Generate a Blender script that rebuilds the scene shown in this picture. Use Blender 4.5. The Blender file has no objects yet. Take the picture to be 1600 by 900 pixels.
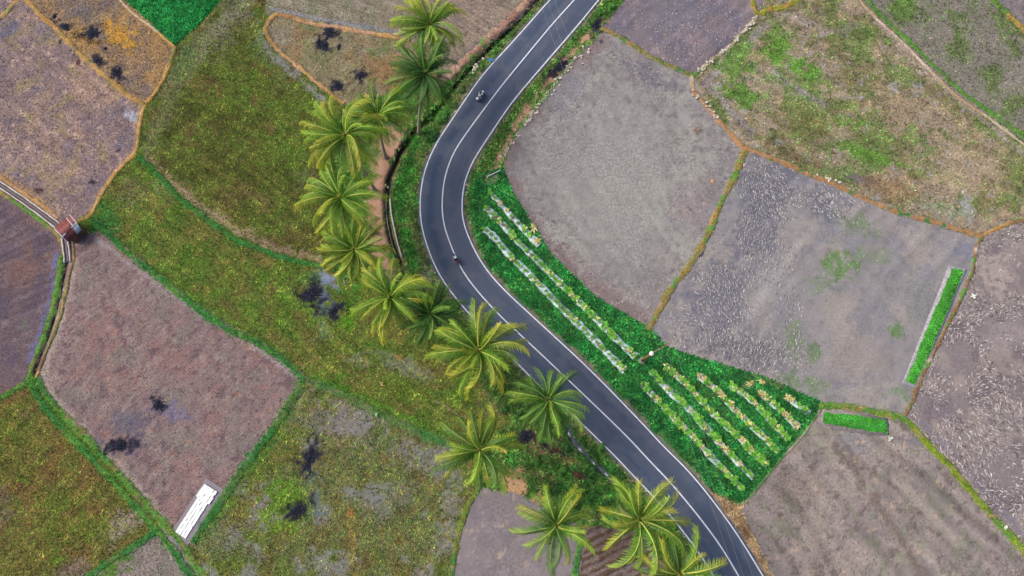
import bpy, bmesh, math, random
import numpy as np
from mathutils import Vector, Matrix, Euler

# ---------------------------------------------------------------- camera, sky, sun, exposure
sc = bpy.context.scene
R = math.radians
CAMH = 98.0; TILT = R(12.7); LENS = 24.0
FPX = 1600 * LENS / 36.0
CT, ST = math.cos(TILT), math.sin(TILT)
cd = bpy.data.cameras.new('camera'); cam = bpy.data.objects.new('camera', cd)
sc.collection.objects.link(cam); sc.camera = cam
cam.location = (0, 0, CAMH); cam.rotation_euler = (TILT, 0, 0)
cd.lens = LENS; cd.sensor_width = 36; cd.clip_start = 0.5; cd.clip_end = 6000
w = bpy.data.worlds.new('World'); sc.world = w; w.use_nodes = True
wn = w.node_tree
sky = wn.nodes.new('ShaderNodeTexSky'); sky.sky_type = 'NISHITA'; sky.sun_disc = False
sky.sun_elevation = R(48); sky.sun_rotation = R(-70)
sky.air_density = 1.0; sky.dust_density = 6; sky.ozone_density = 1.0
wn.links.new(sky.outputs[0], wn.nodes['Background'].inputs[0])
wn.nodes['Background'].inputs[1].default_value = 0.15
sl = bpy.data.lights.new('sun', 'SUN'); sl.energy = 1.3; sl.angle = R(22); sl.color = (1, .95, .87)
so = bpy.data.objects.new('sun', sl); sc.collection.objects.link(so)
so.rotation_euler = (R(42), 0, R(-110)); so.location = (-60, 20, 90)
sc.view_settings.view_transform = 'Standard'; sc.view_settings.look = 'None'
sc.view_settings.gamma = 1; sc.view_settings.use_curve_mapping = False
sc.view_settings.exposure = 0.48
K = np.array([1.51, 1.44, 1.45])            # what a flat matt surface of albedo 1 would show under this light

# ---------------------------------------------------------------- helpers
rng = np.random.default_rng(7); random.seed(7)
COL = sc.collection

def P(px, py, z=0.0):
    """Survey of the site: the ground point (height z) that lies at photo position px, py."""
    dx = (px - 800) / FPX; dy = (450 - py) / FPX
    s = (CAMH - z) / (CT - dy * ST)
    return Vector((s * dx, s * (dy * CT + ST), z))
def Pn(a, z=0.0):
    a = np.asarray(a, float); dx = (a[..., 0] - 800) / FPX; dy = (450 - a[..., 1]) / FPX
    s = (CAMH - z) / (CT - dy * ST)
    return np.stack([s * dx, s * (dy * CT + ST)], -1)
def UV(x, y, z=0.0):
    zc = y * ST + (CAMH - z) * CT; yc = y * CT - (CAMH - z) * ST
    return 800 + FPX * x / zc, 450 - FPX * yc / zc

def lin(c):
    c = np.clip(np.asarray(c, float), 0, 255) / 255.0
    return np.where(c <= .04045, c / 12.92, ((c + .055) / 1.055) ** 2.4)
def alb(c, k=1.0):                          # seen colour (0-255) -> base colour
    return np.clip(lin(c) / K * k, .002, .82)
def A4(c, k=1.0):
    a = alb(c, k); return (float(a[0]), float(a[1]), float(a[2]), 1)

def _h(ix, iy, seed):
    n = (ix.astype(np.int64) * 374761393 + iy.astype(np.int64) * 668265263 + seed * 1442695041) & 0xFFFFFFFF
    n = ((n ^ (n >> 13)) * 1274126177) & 0xFFFFFFFF
    n = (n ^ (n >> 16)) & 0xFFFFFFFF
    return n / 4294967295.0
def vnoise(x, y, seed=0):
    ix = np.floor(x); iy = np.floor(y); fx = x - ix; fy = y - iy
    fx = fx * fx * (3 - 2 * fx); fy = fy * fy * (3 - 2 * fy)
    ix = ix.astype(np.int64); iy = iy.astype(np.int64)
    a = _h(ix, iy, seed); b = _h(ix + 1, iy, seed); c = _h(ix, iy + 1, seed); d = _h(ix + 1, iy + 1, seed)
    return (a * (1 - fx) + b * fx) * (1 - fy) + (c * (1 - fx) + d * fx) * fy
def fbm(x, y, scale, octv=4, seed=0, gain=.55):
    s = 0; amp = 1; tot = 0; f = 1.0 / scale
    for o in range(octv):
        s = s + amp * vnoise(x * f + 17.3 * o, y * f - 9.1 * o, seed + o * 31); tot += amp; amp *= gain; f *= 2.03
    return np.clip((s / tot - .5) * 1.7 + .5, 0, 1)
def sstep(a, b, x):
    t = np.clip((x - a) / (b - a + 1e-9), 0, 1); return t * t * (3 - 2 * t)
def inpoly(x, y, poly):
    r = np.zeros(x.shape, bool); n = len(poly); j = n - 1
    for i in range(n):
        xi, yi = poly[i]; xj, yj = poly[j]
        if yi != yj:
            c = ((yi > y) != (yj > y)) & (x < (xj - xi) * (y - yi) / (yj - yi) + xi); r ^= c
        j = i
    return r
def dline(x, y, pts):
    d = np.full(x.shape, 1e9)
    for (x0, y0), (x1, y1) in zip(pts[:-1], pts[1:]):
        vx, vy = x1 - x0, y1 - y0; L = vx * vx + vy * vy + 1e-9
        t = np.clip(((x - x0) * vx + (y - y0) * vy) / L, 0, 1)
        d = np.minimum(d, np.hypot(x - x0 - t * vx, y - y0 - t * vy))
    return d
def smooth_line(pts, step):
    """Catmull-Rom through pts, resampled every `step`."""
    p = np.asarray(pts, float); p = np.vstack([2 * p[0] - p[1], p, 2 * p[-1] - p[-2]]); out = []
    for i in range(1, len(p) - 2):
        n = max(4, int(np.linalg.norm(p[i + 1] - p[i]) / step * 2)); t = np.linspace(0, 1, n, endpoint=False)[:, None]
        a, b, c, d = p[i - 1], p[i], p[i + 1], p[i + 2]
        out.append(.5 * ((2 * b) + (c - a) * t + (2 * a - 5 * b + 4 * c - d) * t ** 2 + (3 * b - a - 3 * c + d) * t ** 3))
    out.append(p[-2][None]); q = np.vstack(out)
    s = np.r_[0, np.cumsum(np.linalg.norm(np.diff(q, axis=0), axis=1))]
    n = max(2, int(s[-1] / step)); u = np.linspace(0, s[-1], n)
    return np.stack([np.interp(u, s, q[:, k]) for k in range(q.shape[1])], 1)
def normals2(q):
    t = np.gradient(q[:, :2], axis=0); t /= np.linalg.norm(t, axis=1)[:, None] + 1e-9
    return np.stack([-t[:, 1], t[:, 0]], 1)

def mesh_np(name, V, F, cols=None, mat=None, smooth=False):
    """V (n,3); F list of arrays with the same number of corners."""
    me = bpy.data.meshes.new(name); V = np.asarray(V, np.float32)
    Fs = [np.asarray(f, np.int32) for f in (F if isinstance(F, list) else [F]) if len(f)]
    nl = sum(f.size for f in Fs); nf = sum(len(f) for f in Fs)
    me.vertices.add(len(V)); me.vertices.foreach_set('co', V.ravel())
    me.loops.add(nl); me.loops.foreach_set('vertex_index', np.concatenate([f.ravel() for f in Fs]))
    me.polygons.add(nf)
    tot = np.concatenate([np.full(len(f), f.shape[1], np.int32) for f in Fs])
    me.polygons.foreach_set('loop_start', np.r_[0, np.cumsum(tot)[:-1]].astype(np.int32))
    me.polygons.foreach_set('loop_total', tot)
    if smooth: me.polygons.foreach_set('use_smooth', np.ones(nf, bool))
    me.update(calc_edges=True)
    if cols is not None:
        at = me.color_attributes.new('Col', 'FLOAT_COLOR', 'POINT')
        c = np.ones((len(V), 4), np.float32); c[:, :cols.shape[1]] = cols; at.data.foreach_set('color', c.ravel())
    if mat: me.materials.append(mat)
    return me
def link(name, me, parent=None):
    o = bpy.data.objects.new(name, me); COL.objects.link(o)
    if parent: o.parent = parent
    return o
def empty(name, loc=(0, 0, 0), rz=0):
    o = bpy.data.objects.new(name, None); COL.objects.link(o); o.location = loc; o.rotation_euler = (0, 0, rz)
    o.empty_display_size = .3; return o
def tag(o, label=None, cat=None, group=None, kind=None):
    if label: o['label'] = label
    if cat: o['category'] = cat
    if group: o['group'] = group
    if kind: o['kind'] = kind
    return o
def bm_obj(name, bm, mat, parent=None, smooth=False):
    me = bpy.data.meshes.new(name); bm.to_mesh(me); bm.free()
    if smooth:
        for p in me.polygons: p.use_smooth = True
    if mat: me.materials.append(mat)
    return link(name, me, parent)
def add_box(bm, c, s, rot=None, bev=0):
    r = bmesh.ops.create_cube(bm, size=1); vs = r['verts']
    M = Matrix.Translation(c) @ (rot.to_4x4() if rot else Matrix.Identity(4)) @ Matrix.Diagonal((*s, 1))
    bmesh.ops.transform(bm, matrix=M, verts=vs)
    if bev:
        es = list({e for v in vs for e in v.link_edges}); bmesh.ops.bevel(bm, geom=es, offset=bev, segments=2, affect='EDGES', profile=.6)
def add_tube(bm, pts, rad, n=8, caps=True):
    pts = [Vector(p) for p in pts]; rad = [rad] * len(pts) if not hasattr(rad, '__len__') else rad; rings = []
    for i, p in enumerate(pts):
        t = (pts[min(i + 1, len(pts) - 1)] - pts[max(i - 1, 0)]).normalized()
        a = Vector((0, 0, 1)) if abs(t.z) < .9 else Vector((1, 0, 0)); u = t.cross(a).normalized(); v = t.cross(u)
        rings.append([bm.verts.new(p + (u * math.cos(2 * math.pi * k / n) + v * math.sin(2 * math.pi * k / n)) * rad[i]) for k in range(n)])
    for a, b in zip(rings[:-1], rings[1:]):
        for k in range(n): bm.faces.new((a[k], a[(k + 1) % n], b[(k + 1) % n], b[k]))
    if caps: bm.faces.new(rings[0][::-1]); bm.faces.new(rings[-1])
def add_lathe(bm, prof, n=16, M=Matrix.Identity(4)):
    rings = []
    for r, z in prof:
        rings.append([bm.verts.new(M @ Vector((r * math.cos(2 * math.pi * k / n), r * math.sin(2 * math.pi * k / n), z))) for k in range(n)])
    for a, b in zip(rings[:-1], rings[1:]):
        for k in range(n): bm.faces.new((a[k], a[(k + 1) % n], b[(k + 1) % n], b[k]))
    bm.faces.new(rings[0][::-1]); bm.faces.new(rings[-1])

# ---------------------------------------------------------------- materials
def mat_base(name, rough=1.0, spec=.2):
    m = bpy.data.materials.new(name); m.use_nodes = True; b = m.node_tree.nodes['Principled BSDF']
    b.inputs['Roughness'].default_value = rough; b.inputs['Specular IOR Level'].default_value = spec
    return m, m.node_tree, b
def nd(nt, t, **kw):
    n = nt.nodes.new(t)
    for k, v in kw.items():
        if k in n.inputs: n.inputs[k].default_value = v
        else: setattr(n, k, v)
    return n
def mul_noise(nt, col_out, scale, lo, hi, detail=3, distort=0, rough=.6, seed=0, fac=None):
    """colour * (lo..hi) by fine world-space noise."""
    tc = nd(nt, 'ShaderNodeNewGeometry'); nz = nd(nt, 'ShaderNodeTexNoise', Scale=scale, Detail=detail, Roughness=rough, Distortion=distort)
    mp = nd(nt, 'ShaderNodeMapping'); mp.inputs['Location'].default_value = (seed * 13.7, seed * 7.1, seed)
    nt.links.new(tc.outputs['Position'], mp.inputs['Vector']); nt.links.new(mp.outputs[0], nz.inputs['Vector'])
    mr = nd(nt, 'ShaderNodeMapRange'); mr.inputs[1].default_value = .28; mr.inputs[2].default_value = .72
    mr.inputs[3].default_value = lo; mr.inputs[4].default_value = hi
    nt.links.new(nz.outputs[0], mr.inputs[0])
    mx = nd(nt, 'ShaderNodeMix', data_type='RGBA', blend_type='MULTIPLY'); mx.inputs[0].default_value = 1
    nt.links.new(col_out, mx.inputs[6]); nt.links.new(mr.outputs[0], mx.inputs[7])
    if fac is not None: nt.links.new(fac, mx.inputs[0])
    return mx.outputs[2], nz
def attr_mat(name, scale=3.5, lo=.78, hi=1.22, rough=1.0, spec=.1, bump=.0, transl=0.0, scale2=None, objrand=0, grain=False):
    m, nt, b = mat_base(name, rough, spec)
    a = nd(nt, 'ShaderNodeAttribute', attribute_name='Col'); c, nz = mul_noise(nt, a.outputs['Color'], scale, lo, hi, fac=a.outputs['Alpha'] if grain else None)
    if scale2: c, _ = mul_noise(nt, c, scale2, .93, 1.07, seed=3)
    if objrand:
        oi = nd(nt, 'ShaderNodeObjectInfo'); mr = nd(nt, 'ShaderNodeMapRange'); mr.inputs[3].default_value = 1 - objrand; mr.inputs[4].default_value = 1 + objrand
        nt.links.new(oi.outputs['Random'], mr.inputs[0])
        mx = nd(nt, 'ShaderNodeMix', data_type='RGBA', blend_type='MULTIPLY'); mx.inputs[0].default_value = 1
        nt.links.new(c, mx.inputs[6]); nt.links.new(mr.outputs[0], mx.inputs[7]); c = mx.outputs[2]
    nt.links.new(c, b.inputs['Base Color'])
    if bump:
        bp = nd(nt, 'ShaderNodeBump', Strength=bump, Distance=.06); nt.links.new(nz.outputs[0], bp.inputs['Height']); nt.links.new(bp.outputs[0], b.inputs['Normal'])
    if transl:
        tr = nd(nt, 'ShaderNodeBsdfTranslucent'); nt.links.new(c, tr.inputs[0]); ms = nd(nt, 'ShaderNodeMixShader'); ms.inputs[0].default_value = transl
        out = nt.nodes['Material Output']; nt.links.new(b.outputs[0], ms.inputs[1]); nt.links.new(tr.outputs[0], ms.inputs[2]); nt.links.new(ms.outputs[0], out.inputs[0])
    return m
def flat_mat(name, c, scale=4, lo=.85, hi=1.15, rough=.8, spec=.3, k=1.0, metal=0, bump=0):
    m, nt, b = mat_base(name, rough, spec); b.inputs['Metallic'].default_value = metal
    rgb = nd(nt, 'ShaderNodeRGB'); rgb.outputs[0].default_value = A4(c, k)
    o, nz = mul_noise(nt, rgb.outputs[0], scale, lo, hi); nt.links.new(o, b.inputs['Base Color'])
    if bump:
        bp = nd(nt, 'ShaderNodeBump', Strength=bump, Distance=.03); nt.links.new(nz.outputs[0], bp.inputs['Height']); nt.links.new(bp.outputs[0], b.inputs['Normal'])
    return m
M = {}
M['soil'] = attr_mat('field_soil', 2.9, .64, 1.38, bump=.3, scale2=.5, grain=True)
M['bund'] = attr_mat('bund_earth', 2.6, .66, 1.36, bump=.5, scale2=.9)
M['leaf'] = attr_mat('grass_blades', 2.0, .8, 1.2, rough=.7, spec=.25, transl=.3)
M['clod'] = attr_mat('soil_clods', 3.0, .85, 1.15)
M['asphalt'] = attr_mat('asphalt', 9.0, .84, 1.16, rough=.75, spec=.35, bump=.25, scale2=.35)
M['frond'] = attr_mat('palm_frond', 1.2, .85, 1.15, rough=.5, spec=.4, transl=.42, objrand=.16)
M['crop'] = attr_mat('crop_leaves', 2.5, .85, 1.15, rough=.55, spec=.35, transl=.3, objrand=.12)
M['bark'] = flat_mat('palm_bark', (176, 156, 140), 6, .75, 1.25, rough=.95, bump=.6)
M['paint'] = flat_mat('road_paint', (240, 240, 252), 1.8, .74, 1.06, rough=.7)
# ---------------------------------------------------------------- site survey: road rails
RZ = 0.30                                     # the road lies this much above the paddies
L_PX = [(985,-140),(930,-80),(859,0),(800,66.5),(755,116),(720,166),(682,225),(666,260),(659,290),(656,320),(659,350),(666,380),(677,410),(690,435),(701,450),(722,477),(750,509),(797,556),(837,597),(897,650),(922,674.5),(950,702),(985,738),(1012,767),(1040,797),(1080,847),(1115,900),(1150,960),(1180,1020)]
C_PX = [(1022,-140),(966,-80),(897,0),(862,39),(800,114),(770,152),(717,225),(702,255),(694,282),(691,310),(691,332),(695,357),(710,397),(722,422),(742,450),(775,487),(800,511),(862,569),(972,674.5),(1012,717),(1050,757),(1090,805),(1125,852),(1154,900),(1188,960),(1219,1020)]
R_PX = [(1058,-140),(1003,-80),(935,0),(900,43),(872,75),(842,110),(800,160),(756,225),(737,257),(725,290),(722,320),(725,350),(735,377),(750,405),(767,430),(785,450),(850,511),(900,557),(950,606),(1015,674),(1040,701),(1072,732),(1100,765),(1132,807),(1165,856),(1192,900),(1226,960),(1258,1020)]
def rail(px): return smooth_line(Pn(px, RZ), .15)
_l, _c, _r = rail(L_PX), rail(C_PX), rail(R_PX)
CL = smooth_line(Pn(C_PX, RZ), .35)
def gsm(a, n):
    k = np.hanning(2 * n + 1); k /= k.sum(); p = np.pad(a, ((n, n), (0, 0)), mode='reflect', reflect_type='odd'); return np.stack([np.convolve(p[:, i], k, 'valid') for i in range(a.shape[1])], 1)
CL = gsm(CL, 9)
NR = normals2(CL)                             # points to the left of travel (photo top -> bottom: towards the right rail)
def hw(railpts):
    d = np.empty(len(CL))
    for i, c in enumerate(CL): d[i] = np.min(np.hypot(*(railpts - c).T))
    return gsm(d[:, None], 14)[:, 0]
HL, HR = hw(_l), hw(_r)
sgn = 1 if np.dot(NR[len(CL)//2], _r[np.argmin(np.hypot(*(_r - CL[len(CL)//2]).T))] - CL[len(CL)//2]) > 0 else -1
NR = NR * sgn                                  # now towards the right-hand rail

# ---------------------------------------------------------------- global ground grid
GS = 0.25
gx = np.arange(-98, 98.01, GS); gy = np.arange(-27, 83.01, GS)
GX, GY = np.meshgrid(gx, gy); GU, GV = UV(GX, GY)
# distance to road centre (coarse samples)
RD = np.full(GX.shape, 1e9); RSIDE = np.zeros(GX.shape); RW = np.zeros(GX.shape)
for i in range(0, len(CL), 3):
    d = np.hypot(GX - CL[i, 0], GY - CL[i, 1]); m = d < RD
    RW[m] = np.where(((GX - CL[i, 0]) * NR[i, 0] + (GY - CL[i, 1]) * NR[i, 1])[m] > 0, HR[i], HL[i]); RSIDE[m] = ((GX - CL[i, 0]) * NR[i, 0] + (GY - CL[i, 1]) * NR[i, 1])[m]; RD[m] = d[m]

REG = []      # (name, label, polygon px, base colour, paints)
def region(name, label, poly, base, paints): REG.append((name, label, poly, base, paints))
def N_(scale, c, lo=.45, hi=.75, s=1.0, seed=None, octv=4): return ('n', scale, c, lo, hi, s, seed if seed is not None else random.randrange(999), octv)
def B_(x, y, rx, ry, c, s=1.0, a=0, soft=.5): return ('b', x, y, rx, ry, c, s, a, soft)
def S_(pts, wd, c, s=1.0, soft=.5, rough=.5): return ('s', pts, wd, c, s, soft, rough)

region('roadside_verge', 'grassy verge with earth bank and ditch left of the road',
 [(985,-140),(900,-50),(842,-2),(800,40),(752,75),(712,108),(690,140),(640,125),(600,150),(545,165),(520,200),(520,300),(530,400),(500,415),(540,440),(600,430),(655,480),(720,560),(760,610),(800,655),(770,690),(745,745),(762,768),(800,770),(850,795),(905,822),(1000,832),(1040,890),(1060,1000),(1200,1040),(1160,960),(1095,850),(990,730),(880,625),(780,520),(720,450),(690,400),(680,330),(690,280),(720,210),(800,100),(880,10)],
 (86,104,56),
 [N_(2.2,(62,112,48),.45,.7), N_(1.4,(120,128,70),.55,.8,.8), N_(3.5,(138,112,88),.6,.8,.7),
  S_([(610,210),(602,250),(592,300),(588,350),(590,400),(605,445)],30,(182,142,120),1,.5,.6),
  S_([(600,235),(605,262),(597,300)],10,(150,112,96),.5), B_(590,425,22,16,(178,140,118)), B_(662,440,16,26,(158,140,130),.9,0.3),
  S_([(672,375),(682,420),(700,450)],13,(165,146,134),.9), S_([(716,478),(735,498)],10,(120,105,95),.7),
  S_([(640,205),(622,240),(608,278),(603,310),(604,340),(610,370),(617,392),(624,410)],7,(52,44,46),1,.4,.3),
  S_([(652,225),(635,262),(625,300),(625,340),(635,380),(645,420)],17,(40,112,40),.95,.6,.7),
  S_([(845,-5),(800,43),(762,78),(716,128),(700,150)],5,(44,40,44),.95,.4,.3),
  S_([(826,2),(790,36),(752,70),(712,108)],11,(158,124,110),1,.4,.6),
  B_(800,757,38,17,(202,158,120),1,.25), B_(845,780,28,11,(196,152,116),1,.35), B_(815,740,22,9,(180,146,106),.9), B_(850,742,18,14,(172,138,104),.7), B_(885,720,18,8,(150,112,84),.8,.5), B_(840,700,24,10,(146,114,86),.8,.4), B_(880,800,26,10,(158,124,92),.8,.4), B_(925,805,20,10,(150,122,92),.7), B_(770,730,16,12,(150,130,84),.6),
  B_(905,748,14,10,(168,106,72),.95,.6), B_(862,706,16,9,(140,104,84),.9,.5), B_(828,680,18,16,(142,108,84),.9),
  B_(905,770,26,24,(40,100,42),.7,.4), B_(955,735,30,14,(36,104,46),.8,.7), B_(880,670,20,12,(60,112,50),.6),
  S_([(886,672),(900,694),(918,712),(935,730),(958,752),(975,772)],10,(96,96,112),1,.3,.3),
  B_(695,195,14,30,(52,104,40),.7,-.3), B_(735,130,12,16,(96,112,66),.6), B_(1060,860,30,24,(40,92,36),.8,.6)])
region('rice_field', 'cracked purple-tan field at the upper left above the concrete canal',
 [(-160,170),(-160,-160),(35,-160),(38,2),(60,20),(125,85),(195,145),(225,163),(216,200),(211,236),(180,270),(160,300),(145,330),(118,346),(90,352),(0,284)],
 (138,118,120),
 [N_(7,(160,132,118),.45,.8,.9), N_(3,(120,106,116),.5,.8,.8), N_(.9,(186,156,142),.66,.9,.9), N_(1.2,(118,98,104),.62,.85,.7), N_(2.5,(158,140,96),.6,.9,.5),
  B_(10,45,26,9,(98,98,122),.8,-.5), B_(62,45,24,16,(120,112,128),.5), B_(207,182,10,6,(178,178,196),.9,.6), B_(190,225,8,22,(104,98,116),.6,.3),
  B_(145,290,16,8,(108,98,116),.6,-.4), B_(145,284,4,3.5,(48,42,58)), B_(185,236,4,3.5,(58,52,70)), B_(62,299,4.5,3.5,(74,50,48)), B_(94,65,3,4,(70,55,60)), B_(121,95,3,4,(96,62,58)),
  S_([(222,165),(208,237),(176,270),(157,300),(140,332)],6,(178,140,118),.6), S_([(0,270),(40,296),(88,335)],8,(176,140,106),.7)])
region('rice_field', 'tan and orange field with black burnt spots beside the green plot',
 [(38,-160),(190,-160),(189,0),(240,45),(272,76),(250,130),(225,163),(125,85),(87,45),(60,20),(38,2)],
 (146,122,104),
 [N_(3,(168,134,92),.45,.8,.9), N_(2,(126,112,112),.5,.8,.8), N_(1,(182,150,110),.66,.9,.8), B_(125,22,26,16,(110,106,116),.7), B_(160,10,20,14,(120,110,112),.5),
  B_(180,50,19,17,(206,152,62),1,0,.5), B_(205,66,13,12,(200,150,66),1,0,.6), B_(140,64,24,12,(180,134,70),.7,.4), B_(118,48,12,14,(172,132,76),.7), S_([(195,5),(240,45),(268,72)],11,(176,134,84),.7), S_([(60,28),(120,85),(215,158)],9,(168,126,84),.6)])
region('rice_field', 'bright green young rice plot at the top edge',
 [(190,-160),(420,-160),(345,0),(310,38),(272,70),(240,42),(192,-2)], (36,122,62), [N_(3,(48,142,72),.45,.75), N_(1,(30,106,56),.55,.8,.8)])
region('rice_field', 'large olive stubble field between the orange bund and the coconut palms',
 [(420,-160),(420,-40),(412,20),(414,52),(432,78),(487,124),(535,162),(520,200),(520,300),(530,400),(500,417),(450,406),(370,376),(290,319),(213,240),(225,165),(272,74),(310,38),(345,0)],
 (94,104,50),
 [N_(7,(88,110,46),.4,.75,.9), N_(2.5,(112,90,62),.5,.8,.7), N_(1,(124,116,62),.6,.85,.6), N_(4.5,(74,72,38),.55,.8,.6),
  S_([(398,-40),(372,15),(340,45),(312,75)],34,(140,134,122),.8,1.0,.9), S_([(312,60),(285,100),(268,140),(250,190),(232,236)],26,(126,122,94),.8,1.0,.9), B_(288,90,12,22,(84,122,72),.5,.3),
  S_([(232,246),(270,285),(310,320),(370,360),(430,388),(495,405)],15,(164,138,120),.9,.6,.8), S_([(405,60),(425,90),(475,130),(510,160)],13,(138,136,142),.8,.9,.8), S_([(398,70),(425,110),(465,145)],14,(92,120,70),.5,.9,.9), B_(405,55,8,20,(120,134,96),.6),
  S_([(250,215),(330,262),(400,300),(470,330)],5,(128,112,66),.5), S_([(330,200),(380,250),(440,310)],5,(128,118,66),.5), B_(395,305,30,8,(128,106,76),.5,.35), B_(480,280,20,14,(126,120,120),.5)])
region('rice_field', 'small tan field framed by an orange earth bund near the top palms',
 [(418,48),(430,22),(487,35),(562,49),(632,61),(690,92),(690,140),(640,125),(600,150),(545,165),(535,162),(487,122),(432,75)],
 (138,126,102), [N_(3,(122,122,86),.45,.75), N_(1.2,(154,142,120),.55,.85,.8), N_(2,(150,116,84),.6,.85,.6), B_(600,110,40,20,(152,116,80),.7,.3), B_(590,80,16,10,(110,132,82),.7), B_(440,60,16,16,(142,138,132),.6), B_(622,95,24,12,(150,120,86),.6)])
region('rice_field', 'grey stubble field along the top edge beside the road bank',
 [(412,20),(420,-40),(420,-160),(985,-160),(900,-50),(842,-2),(800,40),(752,75),(712,108),(690,130),(690,92),(632,61),(562,49),(487,35),(430,22)],
 (142,132,116), [N_(4,(128,128,104),.45,.75), N_(1.2,(160,150,138),.55,.85,.7), B_(740,20,110,80,(152,132,122),.9,0,.7), N_(.9,(128,112,106),.6,.85,.6), S_([(425,14),(490,28),(562,41),(630,52)],6,(142,142,152),.85), S_([(820,10),(760,60),(712,98)],8,(122,110,118),.7)])
region('rice_field', 'long olive strip field running from the hut towards the road',
 [(213,240),(290,319),(370,376),(450,406),(500,417),(540,440),(600,430),(655,480),(720,560),(760,610),(800,655),(770,690),(700,700),(690,692),(620,661),(570,636),(475,594),(440,560),(400,535),(300,475),(225,415),(165,362),(118,347),(145,332),(180,272)],
 (100,112,54),
 [N_(6,(84,116,46),.42,.75,.9), N_(2.2,(122,100,66),.5,.8,.6), N_(1,(138,126,70),.6,.88,.6),
  B_(160,345,30,20,(50,122,58),.8,.6), B_(205,300,20,26,(130,122,96),.6,.6), B_(255,290,22,12,(138,136,128),.5,.7), S_([(190,390),(262,442),(350,505),(440,555)],9,(74,122,48),.7,.6,.8),
  B_(512,440,26,13,(128,136,160),.95,.1), B_(505,462,10,26,(120,130,160),.95,.2), B_(518,486,16,14,(70,84,112),.95,-.3), B_(505,510,10,20,(104,124,92),.8), B_(545,500,16,12,(84,140,36),.9,-.4), B_(545,465,14,18,(62,122,36),.8,.3), B_(480,440,18,14,(84,128,64),.7),
  B_(565,565,22,8,(136,130,140),.8,.5), B_(630,575,42,14,(138,134,146),.85,.45), B_(595,555,30,8,(128,122,118),.6,.2), B_(768,640,20,18,(124,122,120),.7),
  S_([(490,590),(560,620),(640,655),(700,682)],12,(70,132,40),.7,.6,.8), B_(640,605,40,14,(98,122,44),.5,.4), S_([(400,330),(470,380)],4,(112,118,52),.4), B_(560,400,30,20,(92,104,48),.4)])
region('rice_field', 'big purple-brown field with two charred spots left of centre',
 [(165,362),(225,415),(300,475),(400,535),(440,560),(474,592),(430,665),(370,745),(300,845),(278,846),(200,757),(120,672),(65,612),(60,585),(88,490),(106,420),(125,392)],
 (139,117,117),
 [N_(6,(148,110,106),.5,.8,.5), N_(3,(130,120,116),.5,.8,.8), N_(.9,(158,138,132),.6,.88,.7), N_(.8,(112,92,98),.6,.85,.8), N_(1.1,(170,120,104),.85,.97,.5),
  S_([(120,410),(100,480),(74,560),(68,600),(110,655),(170,715),(230,780),(275,828)],12,(168,152,144),.9,.7,.8), S_([(150,372),(200,410),(280,468),(380,530),(462,588)],7,(160,146,146),.8,.6,.7), S_([(470,600),(420,675),(350,765)],5,(158,146,150),.6),
  B_(205,660,40,22,(104,98,114),.7,-.3), B_(262,640,30,14,(122,114,140),.8,.2), B_(195,700,34,14,(92,86,108),.8,-.2), B_(150,690,16,12,(112,108,124),.6), B_(230,655,20,8,(96,92,110),.6),
  S_([(330,792),(310,815),(285,838)],22,(142,134,142),.9), B_(310,800,60,60,(132,106,102),.3)])
region('rice_field', 'dark purple field at the left edge below the concrete canal',
 [(-160,180),(0,296),(60,340),(94,372),(100,405),(92,450),(78,510),(55,575),(30,604),(0,618),(-160,690)],
 (110,93,99), [N_(6,(124,96,92),.45,.8,.9), N_(2.5,(96,84,98),.5,.8,.8), N_(.9,(132,114,116),.64,.9,.6), S_([(88,400),(84,450),(66,510),(46,565)],9,(112,110,146),.9,.6,.8), B_(38,510,10,14,(118,118,110),.6), S_([(0,303),(50,340),(85,372)],5,(124,108,104),.6)])
region('rice_field', 'olive and brown stubble field in the lower left corner',
 [(-160,690),(0,619),(50,594),(85,645),(150,714),(240,826),(215,851),(140,900),(0,1010),(-160,1010)],
 (110,104,58), [N_(6,(98,110,48),.42,.75,.9), N_(2.2,(122,94,62),.5,.8,.9), N_(1,(142,126,68),.6,.85,.6), S_([(60,612),(110,675),(200,770)],14,(84,128,50),.7,.6,.8), B_(195,815,36,16,(152,136,126),.9,-.6), B_(112,888,30,14,(132,110,104),.9), B_(45,650,18,10,(122,106,84),.6), B_(5,800,16,30,(132,116,112),.5), B_(88,875,14,10,(92,134,40),.7)])
region('rice_field', 'small grey-tan field at the bottom edge beneath the grassy bund fork',
 [(240,828),(262,840),(310,900),(360,1010),(0,1010),(140,900),(215,851)],
 (140,126,122), [N_(2,(126,122,108),.45,.75,.8), N_(.8,(156,142,138),.55,.85,.7), B_(180,885,24,12,(82,122,42),.9,-.6), B_(262,880,16,26,(122,116,108),.5,.6)])
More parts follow.
